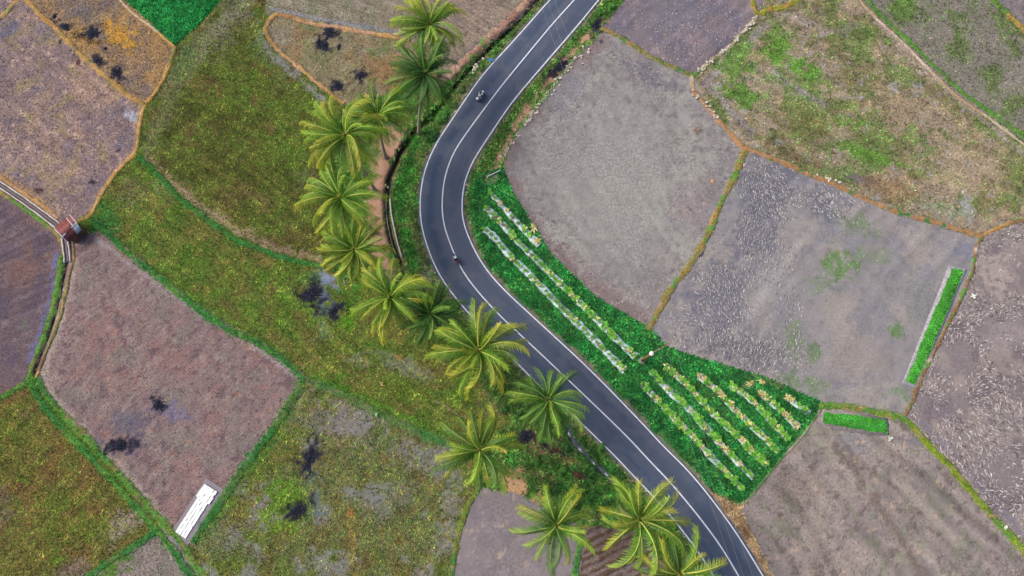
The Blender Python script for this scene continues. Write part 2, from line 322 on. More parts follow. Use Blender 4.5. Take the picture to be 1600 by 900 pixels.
region('rice_field', 'wide olive and grey stubble field at the bottom, with dark wet spots',
 [(476,596),(570,638),(690,694),(700,700),(770,690),(745,745),(725,800),(712,850),(700,900),(690,1010),(360,1010),(310,900),(300,846),(370,747),(430,667)],
 (108,112,76),
 [N_(6,(96,114,50),.42,.75,.9), N_(2.2,(126,102,68),.52,.8,.6), N_(3.2,(130,126,130),.58,.8,.8), N_(1,(136,126,80),.62,.88,.5),
  B_(560,640,70,16,(134,126,128),.8,.3), B_(520,660,50,34,(132,122,128),.85,.2), B_(600,690,80,30,(128,122,122),.75,.3), B_(670,720,50,20,(132,128,136),.8,.5), B_(600,780,50,24,(126,124,132),.75,-.3), B_(705,790,18,60,(136,134,142),.85,.1), B_(690,850,14,40,(128,128,134),.7),
  B_(450,780,40,36,(98,140,44),.9,0), B_(440,820,26,16,(110,148,42),.8), B_(484,740,16,36,(108,122,104),.7,.1), B_(492,790,10,20,(96,106,116),.7), S_([(455,640),(420,700),(360,775),(320,840)],12,(76,120,50),.7,.6,.8),
  S_([(545,800),(550,850),(555,1000)],10,(146,124,78),.8), B_(550,800,8,8,(184,118,82),.8), B_(525,690,26,12,(136,118,70),.4), B_(460,700,24,26,(112,106,62),.5), B_(345,845,30,30,(120,118,104),.7)])
region('rice_field', 'smooth grey fallow field at the bottom beside the palms',
 [(762,768),(800,770),(850,795),(905,822),(912,850),(905,900),(890,1010),(690,1010),(700,900),(712,850),(725,800),(745,766)],
 (138,127,130), [N_(3,(128,118,124),.45,.75,.8), N_(1,(152,142,142),.6,.85,.5), N_(.8,(184,160,140),.82,.95,.7), B_(745,790,20,30,(126,116,124),.5)])
region('ploughed_plot', 'small brown ridged plot under the bottom palms',
 [(905,822),(1000,832),(1040,890),(1060,1010),(890,1010),(905,900),(912,850)], (132,116,114), [N_(1.5,(118,98,88),.45,.75), N_(.6,(146,130,128),.6,.85,.6)])
# right of the road
region('crop_plot', 'deep green vegetable plot between the road and the grey fields',
 [(785,262),(800,300),(860,398),(930,465),(1012,515),(1040,542),(1100,562),(1200,592),(1284,630),(1275,652),(1240,692),(1165,786),(1150,790),(1105,768),(1020,680),(900,560),(780,447),(740,380),(728,320),(735,275)],
 (38,102,50), [N_(2,(44,122,56),.45,.75), N_(1,(24,76,40),.5,.8,.8), N_(2.2,(78,116,56),.66,.85,.7), S_([(740,275),(733,330),(745,385)],8,(116,128,62),.8,.6,.8), S_([(780,462),(850,525),(950,618),(1020,690),(1090,768)],7,(96,112,62),.7,.6,.8), B_(768,280,10,6,(196,160,140),.9), B_(1100,612,16,26,(92,92,52),.6,-.7), B_(1130,650,10,10,(82,92,56),.6), B_(1175,600,12,5,(168,142,130),.9), B_(1130,592,12,8,(84,108,70),.5), S_([(1282,640),(1250,686),(1165,786)],5,(104,122,72),.8), B_(1200,597,30,4,(150,122,100),.7,.3), B_(1010,562,14,10,(48,98,58),.6)])
region('fallow_field', 'large smooth grey field crossed by the overhead wires',
 [(945,45),(985,70),(1020,92),(1082,120),(1106,168),(1132,198),(1163,236),(1148,272),(1128,312),(1108,362),(1078,412),(1030,488),(1014,514),(930,465),(860,398),(800,300),(785,262),(800,218),(850,155),(905,85)],
 (148,141,140),
 [N_(7,(156,152,147),.4,.7,.9), N_(3,(138,130,134),.5,.8,.7), N_(1,(164,158,154),.6,.88,.5), N_(.8,(118,112,114),.6,.82,.7), N_(1.6,(132,126,126),.55,.8,.6), B_(960,290,110,130,(157,154,150),.7,0,.8), S_([(935,62),(880,110),(800,215),(785,262),(810,320),(870,400),(940,465),(1010,508)],26,(132,114,115),.9,.8,.9), B_(1000,100,60,26,(132,124,128),.6,.5), B_(1050,470,40,30,(142,130,130),.6), B_(1090,330,30,40,(136,126,132),.6,-.5), B_(1020,120,46,10,(112,108,120),.7,.5), B_(880,150,20,40,(132,130,142),.5,.5), B_(1075,330,30,20,(152,136,136),.5)])
region('fallow_field', 'rough grey-purple field at the top right of the road',
 [(1003,-160),(1170,-160),(1168,-20),(1184,24),(1130,82),(1082,118),(1020,90),(955,50),(940,42),(975,0)],
 (126,115,122), [N_(3,(112,106,120),.42,.75,.9), N_(1.2,(146,128,134),.55,.85,.7), B_(1040,110,20,8,(128,122,138),.6,.4), B_(1060,20,40,26,(112,112,124),.6), S_([(962,-10),(950,35)],8,(148,112,92),.7)])
region('fallow_field', 'tan field with green weed patches at the right',
 [(1170,-160),(1330,-160),(1345,-2),(1370,28),(1420,75),(1490,145),(1540,180),(1640,255),(1760,330),(1700,322),(1600,346),(1532,370),(1450,344),(1310,291),(1205,246),(1165,235),(1108,165),(1086,140),(1084,119),(1130,82),(1184,24),(1215,12)],
 (152,136,118),
 [N_(5,(128,116,82),.45,.75,.8), N_(2,(170,148,122),.5,.8,.8), N_(1,(112,112,72),.62,.85,.7), N_(1.1,(160,156,164),.74,.92,.7), N_(4,(104,128,64),.6,.8,.6),
  S_([(1195,40),(1160,80),(1120,115),(1098,128),(1130,160),(1170,205)],12,(152,142,144),.9,.6,.7), S_([(1225,20),(1300,50),(1340,40)],12,(156,144,140),.6), S_([(1205,110),(1260,150),(1290,165)],8,(150,142,146),.8,.6,.8),
  B_(1150,95,26,32,(96,136,52),.8,.5), B_(1215,75,18,26,(104,150,56),.9,-.4), B_(1255,112,32,12,(96,150,52),.9,.4), B_(1160,150,30,14,(92,140,48),.85,.4), B_(1330,190,22,10,(100,142,50),.8,.2), B_(1350,240,50,8,(98,144,52),.85,.35), B_(1260,190,40,26,(122,112,70),.6,.3), B_(1240,250,40,16,(116,100,72),.7,.35), B_(1345,280,24,5,(106,98,110),.8,.2), B_(1395,290,40,20,(142,112,80),.6,.3), B_(1440,270,20,10,(104,120,60),.6), B_(1500,260,60,40,(178,158,134),.6), B_(1510,320,10,24,(168,170,190),.7,-.1), B_(1400,170,60,20,(158,136,112),.5), B_(1590,290,20,30,(112,126,60),.6), B_(1480,330,50,8,(134,138,120),.6,.2), B_(1240,10,24,8,(118,116,82),.5), B_(1520,290,60,20,(176,154,130),.5), S_([(1340,0),(1420,85),(1520,175),(1600,240)],9,(160,144,136),.8)])
region('fallow_field', 'grey-green field in the upper right corner',
 [(1330,-160),(1480,-160),(1548,-8),(1600,45),(1760,180),(1760,330),(1640,255),(1540,180),(1490,145),(1420,75),(1370,28),(1345,-2)],
 (128,122,114), [N_(4,(108,118,76),.45,.75,.9), N_(1.4,(146,136,132),.55,.85,.7), B_(1410,10,20,20,(98,130,58),.8), B_(1580,130,14,30,(150,138,136),.6,.6), B_(1470,15,30,16,(140,128,128),.6)])
region('fallow_field', 'grey-purple field in the far upper right corner',
 [(1480,-160),(1760,-160),(1760,180),(1600,45),(1548,-8)], (130,118,124), [N_(3,(116,106,110),.45,.75,.8), N_(1.2,(148,134,132),.55,.85,.7)])
region('fallow_field', 'grey field with a long green seedling bed along its right edge',
 [(1165,240),(1205,250),(1310,295),(1450,349),(1528,374),(1520,420),(1505,460),(1460,550),(1425,630),(1414,646),(1380,640),(1284,630),(1200,592),(1100,562),(1040,542),(1018,516),(1050,452),(1110,362),(1132,310)],
 (146,139,141),
 [N_(6,(158,148,144),.42,.72,.8), N_(3,(134,130,138),.5,.8,.7), N_(1,(126,120,124),.66,.9,.6), B_(1195,300,46,60,(108,106,120),.9,.2,.6), B_(1270,318,46,24,(106,104,118),.85,.4), B_(1185,375,40,44,(114,111,124),.85,.2), B_(1130,470,56,60,(112,110,124),.9,.3,.6), B_(1165,545,70,26,(108,105,116),.85,.2), B_(1200,440,26,60,(158,152,152),.7,.5), B_(1250,330,20,30,(156,150,148),.6,.4), B_(1180,470,18,16,(158,152,152),.8),
  B_(1312,412,28,22,(98,130,76),.8,.3), B_(1280,440,16,14,(120,132,110),.6), B_(1340,350,30,16,(112,130,96),.5,.3), B_(1240,535,14,36,(112,130,96),.7,-.2), B_(1275,550,12,12,(92,124,80),.8), B_(1400,515,10,10,(98,130,80),.8), B_(1370,400,26,14,(122,132,110),.6), B_(1260,600,40,10,(112,132,96),.6,.1), B_(1400,615,20,8,(112,138,102),.6), B_(1505,390,20,14,(126,126,146),.7), B_(1440,470,40,40,(124,126,126),.5), B_(1340,560,60,40,(154,142,138),.6), S_([(1170,255),(1230,272),(1300,300),(1330,320)],9,(116,114,126),.7)])
region('fallow_field', 'ploughed field with pale clods at the right edge',
 [(1532,370),(1580,349),(1700,320),(1760,330),(1760,1010),(1700,1010),(1600,860),(1545,800),(1460,705),(1415,650),(1425,630),(1460,550),(1505,460),(1525,390)],
 (136,124,126), [N_(4,(120,108,114),.45,.75,.8), N_(2,(156,142,138),.5,.8,.8), B_(1555,430,30,36,(174,158,152),.8,.3), B_(1470,640,26,16,(122,112,120),.6), B_(1570,520,30,24,(158,146,148),.5), B_(1580,640,30,40,(150,138,138),.5), S_([(1440,660),(1520,745),(1600,835)],7,(128,122,138),.7)])
region('fallow_field', 'brownish grey fallow field in the lower right',
 [(1284,632),(1330,637),(1410,652),(1460,705),(1545,800),(1600,860),(1700,1010),(1275,1010),(1215,925),(1180,850),(1155,800),(1165,786),(1240,692),(1275,652)],
 (146,133,131),
 [N_(6,(158,144,138),.42,.72,.8), N_(2.4,(130,122,120),.5,.8,.8), N_(.9,(112,100,98),.62,.85,.8), N_(1.5,(128,130,110),.62,.85,.5), S_([(1305,695),(1335,730),(1365,780),(1395,820),(1420,860),(1440,900)],12,(120,104,98),.7,.7,.9), S_([(1400,740),(1440,790),(1490,840)],14,(164,150,142),.6,.7,.9), B_(1275,820,24,40,(168,152,144),.6,.3), B_(1330,860,40,20,(166,150,144),.6,.3), B_(1240,760,40,30,(138,122,116),.6), B_(1430,690,26,10,(118,110,116),.6), B_(1330,690,30,14,(132,128,134),.6), N_(.9,(188,160,138),.84,.96,.7)])
region('roadside_verge', 'grass and earth verge along the right side of the road',
 [(1003,-160),(975,0),(940,42),(945,47),(905,85),(850,155),(800,218),(785,262),(735,275),(728,320),(715,320),(725,270),(760,200),(840,90),(925,-10),(1003,-120)],
 (84,116,52), [N_(1.8,(58,118,48),.45,.75), N_(1.2,(120,130,66),.58,.85,.7), S_([(940,35),(904,72),(855,129),(815,184),(786,230),(773,262)],13,(190,146,120),1,.6,.7), S_([(916,72),(866,130),(822,188),(788,240)],4.5,(196,176,166),.85,.5,.6), B_(955,15,14,18,(104,130,54),.8), B_(770,272,12,8,(182,150,128),.9), S_([(790,215),(770,245),(758,275)],7,(110,126,56),.8)])
region('roadside_verge', 'dry straw verge at the lower right of the road',
 [(1105,768),(1150,790),(1165,786),(1155,800),(1180,850),(1215,925),(1275,1010),(1190,1010),(1100,800)],
 (186,150,116), [N_(1.6,(160,122,100),.45,.75), N_(.9,(206,178,144),.5,.8,.8), S_([(1152,800),(1180,850),(1215,925)],3,(104,112,66),.8)])

ASHP = [B_(x, y, rx * 1.05 + 2, ry * 1.05 + 2, (36, 35, 47), .93, a, .7) for x, y, rx, ry, a in [(145,53,12,10,0),(102,42,10,7,.3),(85,26,4,6,0),(165,76,4,4,0),(152,95,8,6,.2),(183,114,9,8,.8),(515,50,12,10,.3),(508,72,7,10,-.3),(498,66,5,8,0),(564,118,10,7,0),(527,135,9,8,.2),(487,461,20,16,.5),(521,487,13,8,-.5),(248,632,10,9,.8),(188,697,17,10,-.3),(483,718,11,29,.25),(462,799,22,11,-.55),(932,40,9,13,.2),(872,106,22,6,-.75),(822,682,11,12,-.3),(864,702,13,5,.4),(905,742,12,5,.3)]]
RID = np.full(GX.shape, -1)
for i, r in enumerate(REG):
    m = inpoly(GU, GV, r[2]) & (RID < 0); RID[m] = i
REG.append(('roadside_verge', 'grass-grown road embankment under the asphalt', None, (80,96,54), [N_(1.5,(60,108,46),.45,.75), N_(1.2,(150,128,108),.6,.85,.7)]))
for _ in range(80):                           # close slivers between surveyed outlines
    gap = (RID < 0) & (RD > RW + 1.2)
    if not gap.any(): break
    for ax_, sh in ((0, 1), (0, -1), (1, 1), (1, -1)):
        n_ = np.roll(RID, sh, ax_); m = gap & (RID < 0) & (n_ >= 0); RID[m] = n_[m]
RID[RID < 0] = len(REG) - 1

def paint(u, v, x, y, base, paints):
    c = np.empty(u.shape + (3,)); c[:] = base
    e1 = fbm(x, y, 1.6, 3, 5) - .5; e2 = fbm(x, y, .55, 3, 9) - .5
    for p in list(paints) + ASHP:
        if p[0] == 'n':
            _, s, col, lo, hi, st, seed, octv = p
            wgt = sstep(lo, hi, fbm(x, y, s, octv, seed)) * st
        elif p[0] == 'b':
            _, bx, by, rx, ry, col, st, a, soft = p
            ca, sa = math.cos(a), math.sin(a); du = (u - bx); dv = (v - by)
            q = np.hypot((du * ca + dv * sa) / rx, (-du * sa + dv * ca) / ry) + (e1 * 1.1 + e2 * 1.7) * min(1, 8 / max(4, min(rx, ry)) + .35)
            if base[2] < 80 and max(col) - min(col) < 18 and min(col) > 90: st *= .62
            wgt = (1 - sstep(1 - soft, 1 + soft * .6, q)) * st
        else:
            _, pts, wd, col, st, soft, rough = p
            q = dline(u, v, pts) / (wd * .5) + (e1 * 1.5 + e2 * 1.3) * (rough + .25)
            wgt = (1 - sstep(1 - soft, 1 + soft, q)) * st
        c += (np.asarray(col, float) - c) * wgt[..., None]
    return c

# heights: gentle relief, ditches, road embankment
DITCH = [([(700,150),(672,185),(650,203),(637,225),(622,245),(608,278),(603,310),(604,340),(610,370),(617,392),(626,412)], 11, .75),
         ([(850,-12),(800,43),(762,78),(716,128),(695,155)], 9, .6),
         ([(880,660),(900,694),(918,712),(935,730),(958,752),(980,778),(1010,815)], 15, .55),
         ([(105,404),(97,445),(88,480),(78,515),(62,555),(50,590)], 7, .25),
         ([(345,-5),(310,40),(272,71)], 5, .25)]
def height(x, y, u, v):
    h = (fbm(x, y, 1.2, 3, 41) - .5) * .07
    for pts, wd, dep in DITCH:
        h = h - dep * (1 - sstep(.35, 1.15, dline(u, v, pts) / (wd * .5)))
    return h
GH = height(GX, GY, GU, GV)
hwid = 3.75
near = RD < 9
GH = np.where(near, GH + (RZ - .12) * (1 - sstep(hwid + .2, hwid + 2.0, RD)), GH)
GH = np.where(RD < hwid - .3, RZ - .12, GH)

GRAIN = {'large smooth': .75, 'grey field w': .5, 'smooth grey ': .5, 'brownish gre': .75, 'dark purple ': .55, 'big purple-b': .6, 'ploughed fie': .6, 'rough grey-p': .7}
def ash_mask(u, v):
    k = np.ones(u.shape)
    for p in ASHP: k = np.where(np.hypot(((u - p[1]) * math.cos(p[7]) + (v - p[2]) * math.sin(p[7])) / p[3], (-(u - p[1]) * math.sin(p[7]) + (v - p[2]) * math.cos(p[7])) / p[4]) < .95, .06, k)
    return k
FURROW = {'big purple-b': (.72, .7, .035), 'large olive ': (-.5, 1.3, .08), 'long olive s': (-.62, 1.2, .07), 'wide olive a': (.95, 1.1, .08), 'olive and br': (.8, 1.2, .08), 'brownish gre': (-.85, 2.2, .07), 'large smooth': (-1.1, 2.0, .03), 'grey field w': (.9, 2.4, .035), 'grey stubble': (-.45, .9, .08), 'small tan fi': (.6, .9, .06), 'dark purple ': (.4, 1.2, .06), 'cracked purp': (-.7, 1.6, .06), 'tan field wi': (-.5, 2.2, .06), 'rough grey-p': (.8, 1.5, .06)}
nyv, nxv = GX.shape
GC = np.zeros(GX.shape + (3,))
cid = RID[:-1, :-1]
for i, (nm, lab, poly, base, pts) in enumerate(REG):
    cells = np.argwhere(cid == i)
    if not len(cells): continue
    r0, c0 = cells[:, 0], cells[:, 1]
    idx = np.stack([r0 * nxv + c0, r0 * nxv + c0 + 1, (r0 + 1) * nxv + c0 + 1, (r0 + 1) * nxv + c0], 1)
    uq, inv = np.unique(idx, return_inverse=True)
    x, y, h = GX.ravel()[uq], GY.ravel()[uq], GH.ravel()[uq].copy()
    u, v = GU.ravel()[uq], GV.ravel()[uq]
    c = paint(u, v, x, y, base, pts)
    if 'verge' in lab or 'embankment' in lab or 'vegetable plot' in lab:
        gp = RD.ravel()[uq] - RW.ravel()[uq]; e_ = fbm(x, y, 1.1, 3, 91)
        c = c + (np.array([152, 132, 116]) - c) * ((1 - sstep(.45, .95, gp + (e_ - .5) * 1.0)) * .85)[:, None]
    GC.reshape(-1, 3)[uq] = c
    if lab[:12] in FURROW:                    # faint planting rows and drag marks in the soil
        fa, fp, fm = FURROW[lab[:12]]; tt = x * math.sin(-fa) + y * math.cos(-fa) + (fbm(x, y, 22, 2, 15) - .5) * 5
        sn = np.sin(tt / fp * 2 * math.pi) * .6 + np.sin(tt / fp * 2 * math.pi * .43 + 1) * .5 + (fbm(tt / fp * 3, x * .05, 1.0, 2, 23) - .5) * 1.2
        c = c * (1 + fm * sn * (.3 + 1.2 * fbm(x, y, 9, 3, 44)))[:, None]; GC.reshape(-1, 3)[uq] = c
    if nm == 'ploughed_plot':                 # real ridges
        a = R(24); t = (x * math.sin(-a) + y * math.cos(-a)); ph = t / .95 * 2 * math.pi + fbm(x, y, 3, 2, 3) * 2.5
        rg = np.clip(.5 + .5 * np.sin(ph) + (fbm(x, y, .6, 3, 33) - .5) * .9, 0, 1.2); h += rg * .26; c = c + (np.array([96, 72, 58]) - c) * (sstep(.45, .8, rg) * .85)[:, None]
    g0 = GRAIN.get(lab[:12], .8); gr = np.clip(g0 * (.45 + 1.1 * fbm(x, y, 6, 3, 55)), 0, 1)
    me = mesh_np(nm, np.stack([x, y, h], 1), inv.reshape(-1, 4), np.column_stack([alb(c), gr]), M['soil'], True)
    tag(link(nm, me), lab, kind='structure')

# far ground to the horizon
m, nt, b = mat_base('far_ground', 1, .1)
rgb = nd(nt, 'ShaderNodeRGB'); rgb.outputs[0].default_value = A4((120, 112, 84)); o_, _ = mul_noise(nt, rgb.outputs[0], .02, .7, 1.3); o_, _ = mul_noise(nt, o_, .6, .8, 1.2, seed=2)
nt.links.new(o_, b.inputs['Base Color'])
q = 3000; tag(link('ground', mesh_np('ground', [(-q, -q, -1.6), (q, -q, -1.6), (q, q, -1.6), (-q, q, -1.6)], [np.array([[0, 1, 2, 3]])], None, m)), 'open farmland reaching beyond the fields', kind='structure')

# ---------------------------------------------------------------- road
def strip(name, offs, zs, cols, mat, i0=0, i1=None, parent=None, offfun=None):
    c = CL[i0:i1]; n = NR[i0:i1]; k = len(offs) if offfun is None else len(zs)
    O = np.tile(np.asarray(offs, float), (len(c), 1)) if offfun is None else offfun
    X = c[:, None, :] + n[:, None, :] * O[..., None]
    Z = np.tile(np.asarray(zs, float), (len(c), 1))
    V = np.concatenate([X, Z[..., None]], 2).reshape(-1, 3)
    r, q = np.meshgrid(np.arange(len(c) - 1), np.arange(k - 1), indexing='ij'); a = (r * k + q).ravel()
    F = np.stack([a, a + 1, a + k + 1, a + k], 1)
    return link(name, mesh_np(name, V, F, cols, mat, True), parent)
nA = 30
t = np.linspace(-1, 1, nA)
s_arc = np.r_[0, np.cumsum(np.hypot(*np.diff(CL, axis=0).T))]
nz1 = fbm(np.repeat(s_arc, nA) * .12, np.tile(t, len(CL)) * 9, 2.0, 4, 77).reshape(len(CL), nA)
nz2 = fbm(np.repeat(s_arc, nA), np.tile(t, len(CL)) * 3.4, 3.0, 3, 78).reshape(len(CL), nA)
edgeL = (HL + .28 + .22 * (fbm(s_arc, s_arc * 0, 1.1, 3, 4) - .4)); edgeR = (HR + .26 + .25 * (fbm(s_arc, s_arc * 0 + 9, 1.1, 3, 5) - .4))
OF = np.where(t[None] < 0, t[None] * edgeL[:, None], t[None] * edgeR[:, None])
cc = np.empty((len(CL), nA, 3)); cc[:] = (80, 90, 112)
def mixc(c, col, wgt): return c + (np.asarray(col, float) - c) * wgt[..., None]
cc = mixc(cc, (88, 92, 110), sstep(.45, .8, nz2) * .8); cc = mixc(cc, (66, 76, 98), sstep(.5, .8, nz1) * .7)
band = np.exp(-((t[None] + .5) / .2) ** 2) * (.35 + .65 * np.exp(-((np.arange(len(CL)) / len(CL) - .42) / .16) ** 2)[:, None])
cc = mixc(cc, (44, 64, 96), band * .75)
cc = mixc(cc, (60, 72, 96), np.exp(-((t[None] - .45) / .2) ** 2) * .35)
cc = mixc(cc, (92, 92, 112), sstep(.82, 1.0, np.abs(t))[None] * (.4 + .5 * nz2)); cc = mixc(cc, (136, 124, 116), sstep(.93, 1.0, np.abs(t))[None] * sstep(.4, .7, nz2)); cc = mixc(cc, (96, 98, 112), sstep(.62, .75, fbm(np.repeat(s_arc, nA), np.tile(t, len(CL)) * 3.4, 1.2, 4, 181).reshape(len(CL), nA)) * .5)
cr = .03 * (1 - t ** 2)
road = strip('road', None, RZ + cr, alb(cc).reshape(-1, 3), M['asphalt'], offfun=OF)
tag(road, 'two-lane asphalt road curving through the fields', kind='structure')
def line(off, name, w=.13):
    k = np.interp(off if np.ndim(off) else np.full(len(CL), off), [-5, 5], [-5, 5])
    O = np.stack([k - w / 2, k - w / 6, k + w / 6, k + w / 2], 1); zz = RZ + .006 + .03 * (1 - np.clip((k / 3.5), -1, 1) ** 2).mean() + np.zeros(4)
    return strip(name, None, zz, None, M['paint'], parent=road, offfun=O)
line(-HL, 'edge_line', .17); line(0.0, 'centre_line', .18); line(HR, 'edge_line', .17)

# ---------------------------------------------------------------- earth bunds between the fields
TAN=(190,150,92); ORA=(178,134,80); PEA=(190,148,120); OLI=(134,124,76); GRN=(60,118,60); GR2=(92,138,62); PAL=(196,176,156); BRN=(132,102,78); YGR=(122,146,44); DUL=(92,116,66); RED=(166,124,88)
def lookup(x, y):
    i = np.clip(((y - gy[0]) / GS).astype(int), 0, nyv - 1); j = np.clip(((x - gx[0]) / GS).astype(int), 0, nxv - 1); return i, j
TUFTQ = []            # grass to grow on bunds: (points, palette, density, size)
def bund(label, px, wd, hgt, cols, grass=None, gd=0, gs=.22, name='field_bund', seed=None):
    """cols: list of (colour, weight scale); blotches along the ridge. wd in photo pixels."""
    seed = seed if seed is not None else random.randrange(9999)
    green = cols[0][0] in (GRN, GR2, DUL, YGR); hgt *= .8 if green else (1 if hgt > .5 else .7)
    q = smooth_line(Pn(px, hgt * .5), .3); n = normals2(q); L = len(q)
    mpp = np.linalg.norm(P(px[0][0], px[0][1]) - P(px[0][0] + 10, px[0][1])) / 10; hw_ = wd * mpp * (.58 if green else .45); hgt *= .65
    prof = np.array([-1.2, -1, -.62, -.25, .25, .62, 1, 1.2]); zp = np.array([-.5, .12, .6, .9, 1, .7, .15, -.5])
    s = np.arange(L) * .3
    wob = (fbm(s, s * 0 + seed, 2.2, 3, seed % 97) - .5) * hw_ * .35
    wv = 1 + (fbm(s, s * 0 + seed + 50, 1.4, 3, seed % 89) - .5) * .5
    wv = wv[:, None] * (1 + (fbm(np.repeat(s, 8), np.tile(np.arange(8) * 5., L), .6, 2, seed % 83).reshape(L, 8) - .5) * .6)
    off = wob[:, None] + prof[None] * hw_ * wv
    X = q[:, None, :] + n[:, None, :] * off[..., None]
    Z = zp[None] * hgt * (1 + (fbm(X[..., 0], X[..., 1], .7, 3, 11) - .5) * .7)
    c = np.empty((L, 8, 3)); c[:] = cols[0][0]
    for k, (col, wgt) in enumerate(cols[1:]):
        f = fbm(X[..., 0], X[..., 1], (5.5, 1.2, 3.0)[k % 3], 4, seed + k * 7); c = mixc(c, col, sstep(.68 - .3 * wgt, .86 - .3 * wgt, f))
    ii, jj = lookup(X[..., 0], X[..., 1]); edge = np.clip(np.abs(prof)[None] * .95 - .32 + (fbm(X[..., 0], X[..., 1], .55, 3, 17) - .5) * 1.5, 0, 1) * np.where(np.abs(prof) > .5, 1, .35)[None]; c = mixc(c, GC[ii, jj], edge * .85)
    V = np.concatenate([X, Z[..., None]], 2).reshape(-1, 3)
    r, k = np.meshgrid(np.arange(L - 1), np.arange(7), indexing='ij'); a = (r * 8 + k).ravel()
    F = np.stack([a, a + 1, a + 9, a + 8], 1)
    o = tag(link(name, mesh_np(name, V, F, alb(c).reshape(-1, 3), M['bund'], True)), label, kind='structure')
    if grass:
        npt = int(L * .3 * hw_ * 2 * gd); i = rng.integers(0, L, npt); tt = rng.normal(0, .85, npt)
        pts = q[i] + n[i] * ((wob + 0)[i] + tt * hw_)[:, None] + rng.normal(0, .08, (npt, 2)); z = np.maximum(0, hgt * (1 - np.abs(tt) ** 3)) - .02
        TUFTQ.append((np.column_stack([pts, z]), grass, gs))
    return o
GP = [(48,118,52),(70,136,56),(36,96,48),(96,146,58)]; GPY = [(110,142,46),(132,150,50),(84,122,44),(140,128,60)]; GPO = [(128,124,60),(150,128,70),(104,116,56),(166,136,84)]; GPT = [(190,148,84),(170,124,66),(206,170,112),(150,120,70)]
bund('orange bund between the upper left fields', [(-30,-70),(20,-30),(42,0),(60,20),(87,45),(125,85),(162,117),(195,145),(225,163)], 9, .32, [(TAN,1),(ORA,.6),(OLI,.25)], GPT, 8, .16)
bund('short orange bund cut by the upper left corner', [(-60,75),(0,27),(20,7),(40,-14),(60,-50)], 9, .3, [(TAN,1),(ORA,.6),(GR2,.25)], GPT, 8, .16)
bund('orange bund running down to the red roofed hut', [(274,72),(265,100),(248,135),(232,155),(225,165),(217,200),(212,235),(180,270),(160,300),(145,330),(132,341),(118,345)], 8, .3, [(TAN,1),(PEA,.5),(ORA,.6),(OLI,.2)], GPT, 8, .15)
bund('pale edged bund below the bright green plot', [(130,-70),(170,-20),(188,0),(210,22),(240,45),(272,72)], 5, .3, [(PAL,1),(TAN,.5)])
bund('green bund above the long strip field', [(215,245),(235,262),(262,290),(290,318),(330,347),(370,375),(400,386),(450,405),(505,417)], 8, .3, [(GRN,1),(DUL,.4)], GP, 26, .2)
bund('green bund from the hut to the field corner', [(140,345),(165,362),(195,390),(225,415),(262,445),(300,475),(350,510),(400,535),(440,560),(475,592)], 9, .32, [(GRN,1),(GR2,.4)], GP, 26, .22)
bund('dull green bund from the field corner towards the palms', [(475,593),(520,610),(570,635),(620,660),(660,676),(705,695)], 12, .25, [(DUL,1),(GRN,.5),((112,122,86),.5)], GP + [(120,124,84)], 20, .2)
bund('green bund down the right side of the purple field', [(477,593),(455,625),(430,665),(400,705),(370,745),(350,775),(330,805),(300,848)], 12, .3, [(GRN,1),(DUL,.5)], GP, 24, .22)
bund('grassy bund left of the earth channel', [(96,398),(92,430),(86,462),(78,495),(66,530),(52,565),(44,592)], 8, .3, [(GR2,1),(OLI,.4)], GPY, 18, .18)
bund('earth bund right of the channel', [(113,375),(114,405),(108,430),(101,462),(93,495),(80,530),(66,565),(55,592)], 6, .32, [(OLI,1),(BRN,.5),(TAN,.3)], GPO, 10, .14)
bund('green bund at the left edge', [(-70,655),(0,621),(30,605),(52,590)], 9, .3, [(GR2,1),(GRN,.4)], GP, 20, .2)
bund('wide green bund, upper ridge of the pair below the purple field', [(56,590),(72,618),(95,646),(130,680),(160,713),(190,745),(220,778),(250,813),(272,838),(285,853),(312,893),(345,945)], 10, .34, [(GR2,1),(GRN,.6),(OLI,.2)], GP + GPY, 22, .2)
bund('wide green bund, lower ridge beside the olive corner field', [(46,596),(60,624),(82,652),(118,690),(150,724),(180,756),(210,790),(240,826),(262,850),(296,900),(326,955)], 10, .3, [(GRN,1),(GR2,.6)], GP, 24, .2)
bund('green bund leaving through the bottom edge', [(246,826),(215,851),(180,871),(140,900),(90,935)], 10, .28, [(GRN,1),(DUL,.4)], GP, 22, .2)
bund('orange earth bund around the small tan field', [(537,162),(512,142),(487,122),(462,100),(432,75),(418,55),(416,40),(430,22),(450,25),(487,36),(525,42),(562,49),(600,54),(640,63)], 9, .42, [(RED,1),(PEA,.55),(TAN,.45)], GPT, 5, .15)
bund('green and tan bund beside the bottom fallow field', [(752,758),(737,780),(726,802),(716,840),(706,890),(692,960)], 10, .32, [((104,120,56),1),(GRN,.5),(OLI,.3)], GPY, 20, .18)
bund('narrow green bund between fallow and ridged plot', [(905,812),(908,840),(902,880),(892,940)], 10, .26, [(GR2,1),(GRN,.4)], GP, 22, .2)
bund('olive bund below the top right fields', [(938,44),(955,50),(985,68),(1020,90),(1060,108),(1082,118)], 10, .3, [(OLI,1),(ORA,.45),(GRN,.3)], GPO, 10, .17)
bund('pale stony bund on the top right', [(1082,120),(1100,104),(1130,81),(1160,52),(1184,24)], 7, .3, [(PAL,1),(GR2,.4),(OLI,.3)], GPY, 4, .15)
bund('yellow green bund end at the top edge', [(1168,-40),(1176,0),(1184,20),(1205,14),(1235,6),(1270,-20)], 10, .3, [((150,140,50),1),(GR2,.3),(ORA,.3)], GPY, 16, .2)
bund('pale and orange bund beside the weedy field', [(1082,118),(1085,140),(1105,166),(1130,195),(1166,236)], 9, .3, [((176,132,92),1),(PAL,.4),(RED,.4)], GPO, 3, .15)
